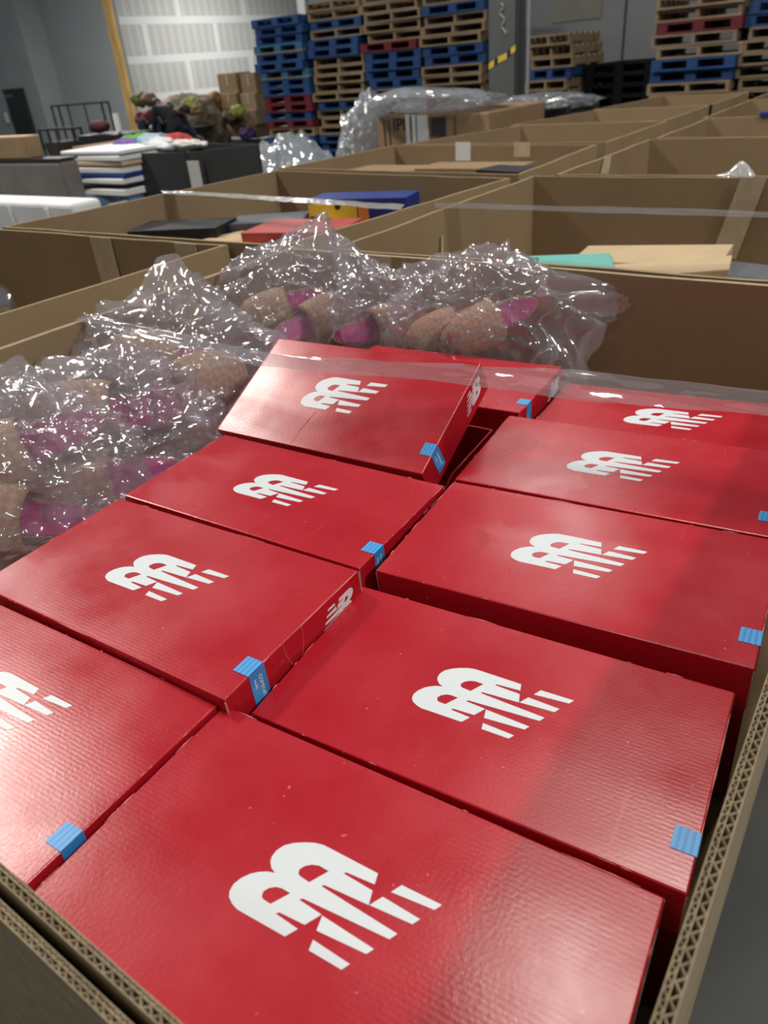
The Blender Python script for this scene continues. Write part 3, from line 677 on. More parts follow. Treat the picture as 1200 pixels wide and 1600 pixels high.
film_strip('film_strip', 'milky white film strip across the bin of black and red shoe boxes', [at_z(250, 297, RIM + .003), at_z(420, 306, RIM + .003), at_z(632, 320, RIM + .003)],
           [at_z(256, 302, RIM + .003), at_z(420, 313, RIM + .003), at_z(626, 328, RIM + .003)], RIM, MILKY, 6)

# ------------------------------------------------------------------ goods in the other bins
def carton(name, label, cat, P, ztop, zbot, mat, lidh=None, group=None, lidmat=None, seam=False, over=.004):
    """box from its four top corners (world xy, z per corner allowed); lid slightly proud when lidh is given"""
    c = sum((Vector((p[0], p[1])) for p in P), Vector((0, 0))) / 4
    o = thing(name, label, cat, (c.x, c.y, zbot), 0, group)
    q = [((p[0] - c.x), (p[1] - c.y)) for p in P]; zt = [(p[2] if len(p) > 2 else ztop) - zbot for p in P]
    def frustum(nm, sc, z0, dz0, dz1, m_):
        v = [(x * sc, y * sc, (z0 if z0 is not None else z + dz0)) for (x, y), z in zip(q, zt)] + [(x * sc, y * sc, z + dz1) for (x, y), z in zip(q, zt)]
        f = [(3, 2, 1, 0), (4, 5, 6, 7)] + [(i, (i + 1) % 4, 4 + (i + 1) % 4, 4 + i) for i in range(4)]
        me = mesh(nm, v, f, m_); bm = bmesh.new(); bm.from_mesh(me); bmesh.ops.recalc_face_normals(bm, faces=bm.faces)
        bmesh.ops.bevel(bm, geom=bm.edges[:], offset=.0012, segments=1, affect='EDGES'); bm.to_mesh(me); bm.free(); return put(nm, me, o)
    if lidh:
        frustum('body', .975, 0, 0, -lidh * .5, mat); frustum('lid', 1.0, None, -lidh, 0, lidmat or mat)
    else: frustum('body', 1, 0, 0, 0, mat)
    return o
def quad(px, z): return [at_z(x, y, z if not isinstance(z, (list, tuple)) else z[i]) for i, (x, y) in enumerate(px)]
def lay_box(label, px, z, mat, fill, lidh=.03, group=None, name='shoe_box', cat='shoe box', h=None):
    P = quad(px, z); zt = [p.z for p in P]
    return carton(name, label, cat, [tuple(p) for p in P], max(zt), max(fill, min(zt) - .13), mat, lidh, group)
lay_box('black shoe box lying inside the bin left of the red one', [(212, 357), (312, 343), (345, 343), (345, 352)], -.02, BLACK, -.20) if False else None
def oriented_box(label, c, l, d, rz, ztop, zbot, mat, lidh=.03, name='shoe_box', cat='shoe box', group=None, tilt=(0, 0)):
    cs, sn = math.cos(R3(rz)), math.sin(R3(rz)); P = []
    for sx, sy in ((-1, -1), (1, -1), (1, 1), (-1, 1)):
        x, y = sx * l / 2, sy * d / 2; P.append((c[0] + x * cs - y * sn, c[1] + x * sn + y * cs, ztop + tilt[0] * x + tilt[1] * y))
    return carton(name, label, cat, P, ztop, zbot, mat, lidh, group)
c = at_z(285, 350, .03); oriented_box('black shoe box lying inside the left row bin beside the grey one', c, .31, .17, 22, .03, -.195, BLACK)
c = at_z(420, 340, .02); oriented_box('dark grey shoe box between the black and the red box', c, .25, .16, 30, .02, -.195, GREYBOX)
c = at_z(472, 352, .03); oriented_box('plain matte red shoe box in the left row bin', c, .31, .20, 14, .03, -.195, REDBOX, .045)
c = at_z(385, 373, .0); oriented_box('pale tan flat box lying before the matte red box', c, .27, .15, -12, .0, -.195, TAN, None)
c = at_z(455, 381, -.06); oriented_box('grey blue box low beside the bin wall before the matte red box', c, .24, .10, 60, -.06, -.195, GREYBOX, None)
# yellow and blue shoe box standing in the bin: blue body, yellow end with an orange stripe
c = at_z(566, 313, 0.045); yb = thing('shoe_box', 'blue shoe box with a yellow and orange printed end in the left row bin', 'shoe box', (c.x, c.y, -.195), R3(14))
put('body', bevel_box('body', -.15, .19, -.10, .03, 0, .262, NAVY, .0015, 1), yb)
put('yellow_panel', MB().box(-.15, .02, -.102, -.10, .12, .247).mesh('yellow_panel', YEL), yb); put('orange_panel', MB().box(.025, .06, -.102, -.10, .12, .247).mesh('orange_panel', ORG), yb)
put('navy_label', MB().box(-.145, -.105, -.1035, -.102, .10, .21).mesh('navy_label', NAVY), yb); put('thumb_notch', MB().tube([(-.045, -.1035, .239), (-.045, -.101, .239)], .010, 14).mesh('thumb_notch', BLACK), yb)
c = at_z(478, 338, 0.03); yb2 = thing('shoe_box', 'small yellow and orange box end poking up behind the matte red box', 'shoe box', (c.x - .02, c.y + .03, -.195), R3(20))
put('body', bevel_box('body', -.06, .10, -.05, .05, 0, .185, YEL, .0015, 1), yb2); put('orange_panel', MB().box(.05, .095, -.052, -.05, .02, .18).mesh('orange_panel', ORG), yb2)
c = at_z(592, 340, -.01); oriented_box('white box corner beside the bin wall behind the matte red box', c, .14, .09, 60, -.015, -.195, PWHITE, None)
# second bin of the right row
c = at_z(872, 409, -.03); oriented_box('teal shoe box at the left wall of the second right row bin', c, .26, .15, 24, -.03, -.155, TEAL, .03)
c = at_z(935, 415, -.04); oriented_box('dark grey box between the teal box and the tan boxes', c, .26, .14, 10, -.045, -.155, GREYBOX, .03)
c = at_z(1015, 396, -.03); oriented_box('long pale tan box tilted at the back of the second right row bin', c, .36, .15, 3, -.03, -.155, TAN, None, tilt=(.05, .06))
c = at_z(1030, 414, -.02); oriented_box('pale tan box in front of the long tan one, open flap', c, .30, .13, 10, -.025, -.155, TAN, None, tilt=(.10, 0))
c = at_z(1175, 424, -.05); oriented_box('blue grey box at the right picture edge in the second right row bin', c, .30, .18, -12, -.055, -.155, GREYBOX, .03)
c = at_z(826, 408, -.03); t = thing('shoe_box', 'orange box end just left of the teal box', 'shoe box', (c.x - .02, c.y, -.155), R3(20)); put('body', bevel_box('body', -.04, .02, -.05, .05, 0, .115, ORG, .001, 1), t); put('lid', bevel_box('lid', -.042, .022, -.052, .052, .09, .12, ORG, .001, 1), t)
# left bin
c = at_z(117, 447, -.12); oriented_box('dark grey box low in the shaded left bin', c, .25, .14, 8, -.12, -.295, CHAR, .03)
c = at_z(66, 452, -.11); tb2 = thing('plastic_bag', 'small clear plastic bag bulging up in the shaded left bin', 'bag', c); put('bag_film', film_bag('bag_film', c, (.055, .07, .08), [(vec_px(c, (62, 440)), .4, .4)], 21, SILV, 4, floor=-.17), tb2)
c = at_z(12, 476, -.13); tb2 = thing('plastic_bag', 'pale plastic bag low in the left bin at the picture edge', 'bag', c); put('bag_film', film_bag('bag_film', c, (.07, .09, .07), [], 22, SILV, 4, floor=-.15), tb2)
# third left row bin: dark box with a red label and brown boards
c = at_z(812, 266, .075); t = thing('shoe_box', 'small dark box with a red label at the rim between the bin rows', 'shoe box', (c.x - .03, c.y - .02, -.045), R3(-15))
put('body', bevel_box('body', -.10, .10, -.06, .06, 0, .13, BLACK, .001, 1), t); put('red_label', MB().box(-.055, .035, -.0615, -.06, .07, .12).mesh('red_label', simple('red_label_print', (.6, .02, .03), .5, .05)), t)
for k, (px, l, d, rz, zt) in enumerate([((650, 262), .55, .16, 4, .06), ((740, 258), .42, .18, 0, .07), ((560, 262), .40, .18, -3, .045)]):
    c = at_z(*px, zt); oriented_box(['long brown board lying in the third left row bin', 'brown board beside the small dark box in the third bin', 'brown board at the left side of the third bin'][k], (c.x, min(max(c.y, 2.40), 2.75)), l, d, rz, zt, -.045, CARTON, None, 'cardboard_box', 'box')
c = at_z(1172, 265, RIM + .0); c.y = 2.19; t = thing('plastic_scrap', 'small white plastic scrap on the rim of the second right row bin', 'plastic', (c.x, 2.178, RIM + .0)); put('scrap', film_bag('scrap', c, (.035, .02, .012), [((0, 0, 1), 2.2, .35), ((-1, 0, .1), .8, .4)], 31, MILKY, 4, floor=0.0), t)
c = at_z(1182, 204, .09); oriented_box('flat dark blue item on the rim of the fourth right row bin', (c.x, 3.86), .16, .05, 3, .118, .101, NAVY, None, 'folded_pouch', 'pouch')

# ------------------------------------------------------------------ goods on the left
def slab(name, label, cat, px0, px1, py_t, py_b, y, d, mat, group=None, rz=0):
    a = at_y(px0, py_t, y); b = at_y(px1, py_t, y); z1 = (a.z + b.z) / 2; z0 = at_y((px0 + px1) / 2, py_b, y).z
    o = thing(name, label, cat, ((a.x + b.x) / 2, y, z0), rz, group); hw = abs(b.x - a.x) / 2
    put('body', bevel_box('body', -hw, hw, 0, d, 0, z1 - z0, mat, min(.006, (z1 - z0) * .3), 2), o); return o, hw, z1 - z0
# black bin with a hanging tag
BB = bin_('tall black plastic bin with a white tag hanging at its corner', *[at_z(*p, .1).to_2d() for p in ((190, 240), (295, 238), (405, 225), (300, 223))], .0, rim=.1, t=.012, mat=CHAR, name='plastic_bin', cat='bin')
cc = at_z(295, 238, .1) - Vector(BB.location)
put('tag_string', MB().tube([(cc.x - .03, cc.y - .006, cc.z + .02), (cc.x - .015, cc.y - .010, cc.z - .06)], .003, 5).mesh('tag_string', BLACK), BB)
put('white_tag', MB().box(cc.x - .01, cc.x + .075, cc.y - .018, cc.y - .012, cc.z - .19, cc.z - .04).mesh('white_tag', simple('dull_white_card', (.50, .50, .48), .6, .05)), BB, label='white card tag')
put('fold_rib', MB().tube([(cc.x + .09, cc.y + .05, cc.z - .02), (cc.x + .10, cc.y + .05, cc.z - .5)], .008, 5).mesh('fold_rib', CHAR), BB)
# clothing heap on the black bin
cloth_cols = [('green', (.08, .33, .04), (222, 219), (.13, .08, .05)), ('purple', (.17, .10, .32), (203, 224), (.09, .08, .035)), ('white', (.6, .62, .64), (252, 224), (.12, .08, .035)),
              ('red', (.45, .05, .05), (276, 219), (.09, .08, .045)), ('pale blue', (.3, .42, .52), (243, 222), (.10, .09, .05)), ('off-white', (.62, .61, .58), (290, 222), (.13, .06, .022))]
for k, (nm, col, px, rad) in enumerate(cloth_cols):
    c = at_z(px[0], px[1] + 4, .115); t = thing('garment', 'crumpled %s garment heaped on the black bin' % nm, 'garment', c, 0)
    put('cloth', film_bag('cloth', c, rad, [], 40 + k, simple('cloth_' + nm, col, .85, .25, 12), 4, .75, 7), t)
# flat packs in a stack
ys = 2.75
rows = [(92, 188, 236, 240, PWHITE, 'brown edged white'), (94, 188, 244, 250, PWHITE, 'thick white'), (94, 190, 253, 258, TAN, 'tan and white'), (92, 190, 262, 269, PWHITE, 'white wrapped'),
        (95, 192, 272, 276, NAVY, 'thin dark blue'), (95, 192, 279, 285, PWHITE, 'pale grey'), (97, 194, 288, 292, BLACK, 'thin black'), (98, 195, 295, 303, PWHITE, 'long white'), (100, 196, 306, 332, simple('blue_grey_pack', (.13, .22, .36), .5, .5, 9), 'blue and navy printed')]
zt = None
for k, (x0, x1, y0, y1, m_, nm) in enumerate(rows):
    slab('flat_pack', '%s flat pack in the stack left of the black bin' % nm, 'flat pack', x0 + random.uniform(-3, 3), x1, y0, y1 + 2.5, ys, .5, m_, 'flat packs stacked left of the black bin', R3(random.uniform(-3, 5)))
a = at_y(96, 333, ys); b = at_y(196, 333, ys); t = thing('platform', 'low platform under the stack of flat packs', 'platform', ((a.x + b.x) / 2, ys, FLOOR)); put('body', MB().box(-.25, .25, 0, .5, .05, a.z - FLOOR - .005).mesh('body', CARTON), t); put('foot', MB().box(-.25, .25, .02, .08, 0, .05).box(-.25, .25, .42, .48, 0, .05).mesh('foot', CARTON), t)
# white film-covered block at left edge
a = at_y(-60, 314, 1.9); b = at_y(108, 316, 1.9); hw = (b.x - a.x) / 2
t = thing('covered_block', 'big white plastic-covered block at the left picture edge', 'wrapped goods', ((a.x + b.x) / 2, 1.9, FLOOR))
put('white_cover', bevel_box('white_cover', -hw, hw, 0, .16, 0, (a.z + b.z) / 2 - FLOOR, PWHITE, .02, 3), t)
for k in range(3): put('fold', MB().tube([(-hw + .15 + k * .28, -.004, .9), (-hw + .1 + k * .3, -.002, b.z - FLOOR - .03)], [.004, .010], 6).mesh('fold', PWHITE), t)
# grey fabric covered box and brown cartons at the left edge
a = at_y(-70, 258, 2.5); b = at_y(92, 252, 2.5)
t = thing('covered_crate', 'grey fabric-covered crate behind the white block at the left edge', 'crate', ((a.x + b.x) / 2, 2.5, FLOOR)); hw = (b.x - a.x) / 2
put('body', bevel_box('body', -hw, hw, 0, .12, 0, b.z - FLOOR, simple('grey_felt', (.17, .155, .145), .9, .2, 5), .02, 3), t)
put('lid_board', MB().box(-hw, hw, 0, .12, b.z - FLOOR, b.z - FLOOR + .012).mesh('lid_board', CHAR), t)
a = at_y(-70, 225, 2.5); b = at_y(36, 225, 2.5); zc = bpy.data.objects[t.name].location.z + at_y(92, 252, 2.5).z - FLOOR + .013
zc = at_y(92, 252, 2.5).z + .013
t = thing('cardboard_box', 'long brown carton lying on the grey covered crate', 'carton', ((a.x + b.x) / 2, 2.51, zc)); hw = (b.x - a.x) / 2
hh = at_y(20, 214, 2.6).z - zc
put('body', bevel_box('body', -hw, hw, 0, .10, 0, hh, CARTON, .004, 1), t); put('flap', MB().box(-hw, hw, .0, .045, hh, hh + .008).mesh('flap', TAN), t); put('flap', MB().box(-hw, hw, .055, .10, hh + .0, hh + .008).mesh('flap', TAN), t)
# brown boards on a pallet, behind
for k, (x0, x1, py) in enumerate([(108, 192, 229), (112, 186, 236)]):
    slab('brown_board', ['topmost brown board left of the clothing heap', 'lower brown board left of the clothing heap'][k], 'board', x0, x1, py, py + 7, 4.1, .6, CARTON, 'brown boards left of the clothing heap', R3(-4))
a = at_y(112, 243, 4.1); b = at_y(188, 243, 4.1); t = thing('platform', 'platform under the brown boards', 'platform', ((a.x + b.x) / 2, 4.1, FLOOR)); put('body', MB().box(-.3, .3, 0, .6, .05, a.z - FLOOR - .01).mesh('body', CHAR), t); put('foot', MB().box(-.3, .3, .02, .1, 0, .05).box(-.3, .3, .5, .58, 0, .05).mesh('foot', CHAR), t)
# wire carts against the grey wall
def cart(label, x0, x1, pyt, y, nv):
    a = at_y(x0, pyt + 6, y); b = at_y(x1, pyt, y); zt = (a.z + b.z) / 2 - FLOOR; w_ = abs(b.x - a.x)
    t = thing('wire_cart', label, 'cart', ((a.x + b.x) / 2, y, FLOOR)); h = w_ / 2
    r = .022
    for x in (-h, h):
        for yy in (0, .15): put('post', MB().tube([(x, yy, 0), (x, yy, zt)], r, 6).mesh('post', CAGE), t)
    for z in (zt, zt * .45, .15):
        put('rail', MB().tube([(-h, 0, z), (h, 0, z)], r * .8, 6).tube([(-h, .15, z), (h, .15, z)], r * .8, 6).tube([(-h, 0, z), (-h, .15, z)], r * .8, 6).tube([(h, 0, z), (h, .15, z)], r * .8, 6).mesh('rail', CAGE), t)
    for k in range(1, nv): x = -h + 2 * h * k / nv; put('bar', MB().tube([(x, 0, .15), (x, 0, zt)], r * .7, 6).mesh('bar', CAGE), t)
cart('tall black metal cart frame against the grey wall', 80, 158, 160, 9.5, 3)
cart('low black metal cart frame before the tall one', 61, 112, 199, 7.6, 2)
oriented_box('dark brown goods inside the low cart frame', at_y(100, 215, 7.9), .5, .4, 0, -.25, FLOOR + .01, simple('dark_brown_goods', (.06, .04, .03), .8, .3, 8), None, 'cardboard_box', 'carton')
# white film roll on a black stand
p = at_y(187, 206, 6.2); q = at_y(183, 177, 6.2); t = thing('film_roll', 'upright white roll of stretch film by the wooden post', 'roll', (p.x, 6.2, p.z))
h = q.z - p.z; put('roll', MB().tube([(0, 0, 0), (0, 0, h)], .040, 16).mesh('roll', PWHITE, False), t); put('core', MB().tube([(0, 0, -.02), (0, 0, h + .012)], .018, 10).mesh('core', CARTON), t)
t2 = thing('black_stand', 'dark stand with goods under the white film roll', 'stand', (p.x - .25, 6.2, FLOOR)); put('body', MB().box(-.45, .4, -.1, .4, 0, p.z - FLOOR - .02).mesh('body', BLACK), t2); put('dark_bundle', film_bag('dark_bundle', p, (.16, .10, .07), [], 66, simple('maroon_bundle', (.08, .012, .02), .7, .3), 3, .2), t2, (-.25, .1, p.z - FLOOR + .06))
# crinkled blue-silver film heap, white low heap
c = at_z(424, 236, .0); t = thing('film_heap', 'crinkled blue silver film heap right of the black bin', 'film heap', (c.x, c.y, FLOOR))
me = film_bag('film', c, (.42, .35, .55), [((0, 0, 1), .1, .5)], 71, SILV, 5, .22, folds=.06); put('film', me, t, (0.05, .1, .58))
put('goods', film_bag('goods', c, (.34, .28, .46), [], 72, simple('dark_blue_goods', (.06, .09, .14), .7, .5, 8), 4, .1), t, (0.05, .1, .5))
c = at_z(522, 238, .05); t = thing('film_heap', 'low white film heap before the pallet stacks', 'film heap', (c.x + .1, c.y + .3, FLOOR)); put('film', film_bag('film', c, (.50, .24, .58), [], 73, MILKY, 4, .1), t, (0, 0, .58)); put('goods', MB().box(-.4, .4, -.15, .2, 0, 1.05).mesh('goods', PWHITE), t)

# big wrapped carton
YC = 4.3
a = at_y(588, 186, YC); b = at_y(764, 172, YC); t = thing('wrapped_carton', 'big brown carton under clear film with white sheets taped on, behind the left bins', 'carton', ((a.x + b.x) / 2, YC, FLOOR)); hw = (b.x - a.x) / 2; hh = (a.z + b.z) / 2 - FLOOR
ox = Vector(t.location)
put('body', bevel_box('body', -hw, hw, 0, .8, 0, hh, CARTON, .01, 2), t)
for (x0, x1, yt, yb) in ((633, 642, 179, 236), (643, 651, 180, 233), (651, 670, 180, 230)):
    p = at_y(x0, yt, YC - .01) - ox; q = at_y(x1, yb, YC - .01) - ox; put('paper_sheet', MB().box(p.x, q.x, -.012, -.004, q.z, p.z).mesh('paper_sheet', PWHITE), t)
p = at_y(674, 184, YC) - ox; put('dark_label', MB().box(p.x, p.x + .10, -.008, -.001, p.z - .10, p.z).mesh('dark_label', CHAR), t)
tm_ = text_mesh('carton_text', 'IPLU', .10, INK); p = at_y(614, 196, YC) - ox; put('carton_text', tm_, t, (p.x, -.003, p.z - .03), (R3(90), 0, 0))
for x in (600, 608, 711): p = at_y(x, 200, YC) - ox; put('crease', MB().tube([(p.x, -.003, hh - .02), (p.x + .02, -.003, hh - .5)], .005, 4).mesh('crease', simple('carton_crease', (.12, .08, .05), .9, .1)), t)
tf = thing('stretch_film', 'bright crinkled clear film thrown over the top and left side of the big carton', 'film', (t.location.x - .05, YC + .25, t.location.z + hh + .045))
def px_off(px, y, o): return at_y(*px, y) - Vector(o)
put('film', film_bag('film', tf.location, (hw * .86, .34, .034), [(px_off((685, 125), YC + .2, tf.location), 2.6, .45)], 81, SILV, 5, .3, 7, folds=.10), tf)
put('film', film_bag('film', tf.location, (.08, .26, .28), [(px_off((520, 205), YC, tf.location), 1.1, .4)], 82, SILV, 5, .6, 8, folds=.06), tf, (-hw - .10, -.1, -.26))
# red and dark print on top
c = px_off((694, 150), YC + .1, tf.location); put('red_print', MB().box(c.x - .03, c.x + .03, -.31, -.30, c.z - .05, c.z + .05).mesh('red_print', DKRED), tf)
a = at_y(767, 165, 5.4); b = at_y(893, 156, 5.4); t = thing('wrapped_goods', 'dark goods wrapped in glossy film behind the left bins', 'wrapped goods', ((a.x + b.x) / 2, 5.4, FLOOR)); hw = (b.x - a.x) / 2; hh = (a.z + b.z) / 2 - FLOOR - .02
put('body', bevel_box('body', -hw * .97, hw * .95, 0, .6, 0, hh, CHAR, .02, 2), t)
for k in range(5): put('rib', MB().box(-hw + .1 + k * .12, -hw + .13 + k * .12, -.015, 0, hh - .4, hh - .05).mesh('rib', BLACK), t)
put('film', film_bag('film', a, (hw * 1.0, .30, .05), [((1, -.2, -.3), .15, .4)], 85, SILV, 5, .4, 7, folds=.12), t, (0, .22, hh + .01))

# ------------------------------------------------------------------ steel column with hazard tape, conduit
Yp = 7.2; xa = at_y(764, 80, Yp).x; xb = at_y(804, 80, Yp).x; wd = xb - xa
col = struct('steel_column', MB().box(xa, xb, Yp, Yp + .22, FLOOR, 5.2).mesh('steel_column', STEEL))
hz = [((765, 108), (767, 95)), ((773, 99), (773, 89)), ((790, 93), (791, 83)), ((805, 84), (805, 71))]
def on_col(x, y): return at_y(x, y, Yp - .004)
stripe = [(764, 104, 772, 98), (772, 98, 778, 94), (778, 94, 792, 87), (792, 87, 798, 80), (798, 80, 805, 75)]
for k, (x0, y0, x1, y1) in enumerate(stripe):
    P = [on_col(x0, y0 - 5), on_col(x1, y1 - 5), on_col(x1, y1 + 5), on_col(x0, y0 + 5)]
    v = [p for p in P] + [p + Vector((0, .003, 0)) for p in P]
    put('hazard_tape', mesh('hazard_tape', v, [(0, 1, 2, 3), (7, 6, 5, 4), (0, 4, 5, 1), (1, 5, 6, 2), (2, 6, 7, 3), (3, 7, 4, 0)], YEL if k % 2 == 0 else BLACK), col)
sq = [on_col(784 + 3 * math.sin(t * 1.5) + t * .55 - 1, 5 + t * 5) - Vector((0, .004, 0)) for t in [k * .5 for k in range(21)]]
put('chalk_mark', MB().tube(sq, .010, 5).mesh('chalk_mark', simple('chalk', (.32, .33, .32), .9, .1)), col, label='pale wavy chalk scribble')
xc = at_y(824, 80, Yp).x; cdt = put('conduit_pipe', MB().tube([(0, 0, 0), (0, 0, 5.2 - FLOOR)], .017, 10).mesh('conduit_pipe', CONDUIT), None, (xc, Yp + .02, FLOOR)); tag(cdt, 'thin pale conduit pipe standing right of the grey steel column', 'pipe')

# ------------------------------------------------------------------ pallets
PH = .100
def pallet_meshes(kind):
    m1 = {'wood': WOOD, 'grey': WOOD2, 'blue': WOODBLUE, 'teal': WOODTEAL, 'red': WOODRED, 'black': PLASTIC_DARK}[kind]
    deck = WOOD2 if kind in ('teal',) else m1
    sw = .045 if kind in ('wood', 'grey') else .13
    return dict(board=MB().box(-.5, .5, 0, .11, 0, .018).mesh('deck_board', deck),
                lead=MB().box(-.5, .5, 0, .09, 0, .018).mesh('deck_board', m1),
                stringer=MB().box(-sw / 2, sw / 2, 0, 1.0, .018, PH - .02).mesh('stringer', m1))
PM = {k: pallet_meshes(k) for k in ('wood', 'grey', 'blue', 'teal', 'red', 'black')}
ORD = ['topmost', 'second', 'third', 'fourth', 'fifth', 'sixth', 'seventh', 'eighth', 'ninth', 'tenth', 'eleventh', 'twelfth', 'thirteenth', 'fourteenth', 'fifteenth', 'sixteenth', 'seventeenth', 'eighteenth', 'nineteenth', 'twentieth', 'twenty-first', 'twenty-second', 'twenty-third', 'twenty-fourth']
def pallet(kind, label, x, y, z, wd, rz, group, dep=1.0):
    t = thing('pallet', label, 'pallet', (x, y, z), rz, group); t.scale = (wd, dep, 1); pm = PM[kind]
    sx = .5 - (.0225 if kind in ('wood', 'grey') else .065)
    for s in (-sx, 0, sx): put('stringer', pm['stringer'], t, (s, 0, 0))
    for yy in (0, .45, .89): put('deck_board', pm['board'], t, (0, yy, 0))
    for k in range(6): put('deck_board', pm['lead'] if k == 0 else pm['board'], t, (0, k * .178, PH - .02))
def stack(name, px0, px1, y, kinds, py_top, dep=1.0, jit=.04):
    """kinds from the top down; the stack is filled down to the floor"""
    a = at_y(px0, py_top, y); b = at_y(px1, py_top, y); wd = b.x - a.x; top = (a.z + b.z) / 2
    n = int(round((top - FLOOR) / PH)); top = FLOOR + n * PH; rr = random.Random(int(px0))
    kk = list(kinds)[:n]
    while len(kk) < n: kk.append(kk[-1])
    for i in range(min(n, 24)):
        k = kk[i]; z = top - (i + 1) * PH
        word = {'wood': 'tan wooden', 'grey': 'weathered wooden', 'blue': 'blue painted', 'teal': 'faded blue', 'red': 'dark red', 'black': 'black plastic'}[k]
        pallet(k, '%s pallet, %s in the %s' % (word, ORD[i], name), (a.x + b.x) / 2 + rr.uniform(-jit, jit), y + rr.uniform(-jit, jit), z, wd, R3(rr.uniform(-2.2, 2.2)), 'pallets in the ' + name, dep)
    if n > 24: print('STACK TALL', name, n)
B_, W_, G_, T_, Rr = 'blue', 'wood', 'grey', 'teal', 'red'
stack('leftmost blue stack', 393, 470, 8.7, [B_, B_, B_, T_, B_, B_, T_, B_, B_, Rr, Rr, B_, Rr, W_, B_], 30)
stack('second stack from the left', 476, 558, 8.75, [W_, W_, B_, G_, B_, B_, W_, W_, W_, W_, W_, B_, G_, W_, W_, B_], 0)
stack('third stack from the left', 563, 652, 8.7, [W_, W_, G_, W_, W_, Rr, B_, B_, B_, B_, W_, W_, W_, G_], -10)
stack('stack just left of the steel column', 657, 755, 8.65, [W_, B_, G_, W_, W_, B_, B_, W_, W_, W_, W_, G_], -8)
stack('low stack just right of the steel column', 827, 893, 8.2, [W_, W_, W_, B_, W_, G_, G_, W_], 53, .85)
stack('right-hand stack with a red pallet in it', 1028, 1165, 8.3, [W_, W_, Rr, G_, W_, B_, B_, W_, W_], -6)
stack('stack at the right picture edge', 1172, 1300, 8.4, [B_, B_, G_, W_, W_, W_, W_, G_], 4)
stack('dark plastic stack before the bare grey wall', 915, 1022, 8.5, ['black'] * 10, 105, 1.0, .005)

# ------------------------------------------------------------------ far area: workers, cartons
rnd = random.Random(5)
k = 0
a = at_y(338, 118, 13.2); b = at_y(395, 116, 13.2)
def far_box(px0, px1, yt, yb, y, mat, label, name='cardboard_box', cat='carton', group=None):
    a = at_y(px0, yt, y); b = at_y(px1, yb, y)
    t = thing(name, label, cat, ((a.x + b.x) / 2, y, b.z), 0, group); put('body', bevel_box('body', -(b.x - a.x) / 2, (b.x - a.x) / 2, 0, .5, 0, a.z - b.z, mat, .01, 1), t)
    put('tape', MB().box(-.03, .03, -.004, 0, (a.z - b.z) * .4, a.z - b.z).mesh('tape', TAPE), t); return t
far_box(338, 373, 116, 146, 14.3, CARTON, 'left of the two large brown cartons on top of the far carton pile')
far_box(374, 402, 115, 146, 14.3, CARTON, 'right of the two large brown cartons on top of the far carton pile')
c = at_y(368, 136, 13.17); t = bpy.data.objects['cardboard_box']
heap = [(312, 340, 148, 170), (315, 343, 171, 190), (318, 345, 191, 212), (345, 372, 147, 168), (373, 402, 147, 172), (346, 370, 169, 192), (371, 402, 173, 195), (346, 374, 193, 214), (375, 402, 196, 216)]
for i, (x0, x1, y0, y1) in enumerate(heap):
    far_box(x0 + rnd.uniform(-2, 2), x1, y0, y1, 14.2 + rnd.uniform(-.1, .1), [CARTON, KRAFT, simple('dull_brown', (.16, .11, .07), .85, .2)][i % 3], 'brown carton of the far pile, %s column, %s row' % (['left', 'middle', 'right'][0 if i < 3 else (1 if i in (3, 5, 7) else 2)], ['upper', 'middle', 'lower'][i if i < 3 else (i - 3) // 2]), group='cartons in the far pile')
a = at_y(300, 218, 14.1); b = at_y(410, 218, 14.1); t = thing('platform', 'low table carrying the far carton pile', 'table', ((a.x + b.x) / 2, 13.75, FLOOR)); put('top', MB().box(-(b.x - a.x) / 2, (b.x - a.x) / 2, 0, 1, b.z - FLOOR - .09, b.z - FLOOR - .02).mesh('top', CHAR), t)
for x in (-.5, .5): put('leg', MB().box(x * (b.x - a.x) * .9 - .03, x * (b.x - a.x) * .9 + .03, .1, .16, 0, b.z - FLOOR - .09).mesh('leg', CHAR), t)
cols = [('olive', (.16, .16, .05)), ('brown', (.2, .13, .07)), ('yellow green', (.34, .38, .08)), ('white', (.5, .5, .48)), ('dark red', (.16, .02, .02)), ('tan', (.36, .25, .13)), ('black', (.02, .02, .022)), ('orange brown', (.36, .16, .06)), ('grey', (.25, .26, .27)), ('purple', (.07, .03, .13))]
sp_ = [(218, 152), (232, 152), (297, 160), (310, 178), (222, 182), (303, 165), (320, 215), (333, 150), (312, 195), (385, 205), (330, 182), (356, 178), (372, 170)]
for i, (x, y) in enumerate(sp_):
    nm, col_ = cols[i % 10]; c = at_y(x, y + 4, 12.35 if x < 306 else 13.95)
    t = thing('bundle', ['%s bundle in the far heap left of the workers', '%s bundle in the far heap behind the workers', '%s bundle in the far heap by the cartons'][0 if x < 240 else 1 if x < 325 else 2] % nm, 'bundle', c)
    put('cloth', film_bag('cloth', c, (.17, .13, .11), [], 90 + i, simple('bundle_' + nm, col_, .8, .35, 6), 4, .9, 6), t)
a = at_y(212, 226, 12.3); b = at_y(304, 226, 12.3)
t = thing('sorting_table', 'long sorting table before the drywall, heaped with bundles', 'table', ((a.x + b.x) / 2, 12.5, FLOOR)); hw = (b.x - a.x) / 2
heapm = film_bag('heap_of_goods', a, (hw, .5, .75), [], 120, simple('mixed_goods', (.16, .12, .08), .85, .7, 4), 5, .3); put('heap_of_goods', heapm, t, (0, .7, .55))['kind'] = 'stuff'
put('top', MB().box(-hw, hw, 0, 1, .66, .70).mesh('top', CHAR), t)
for x in (-hw + .1, hw - .1): put('leg', MB().box(x - .03, x + .03, .1, .16, 0, .66).mesh('leg', CHAR), t)

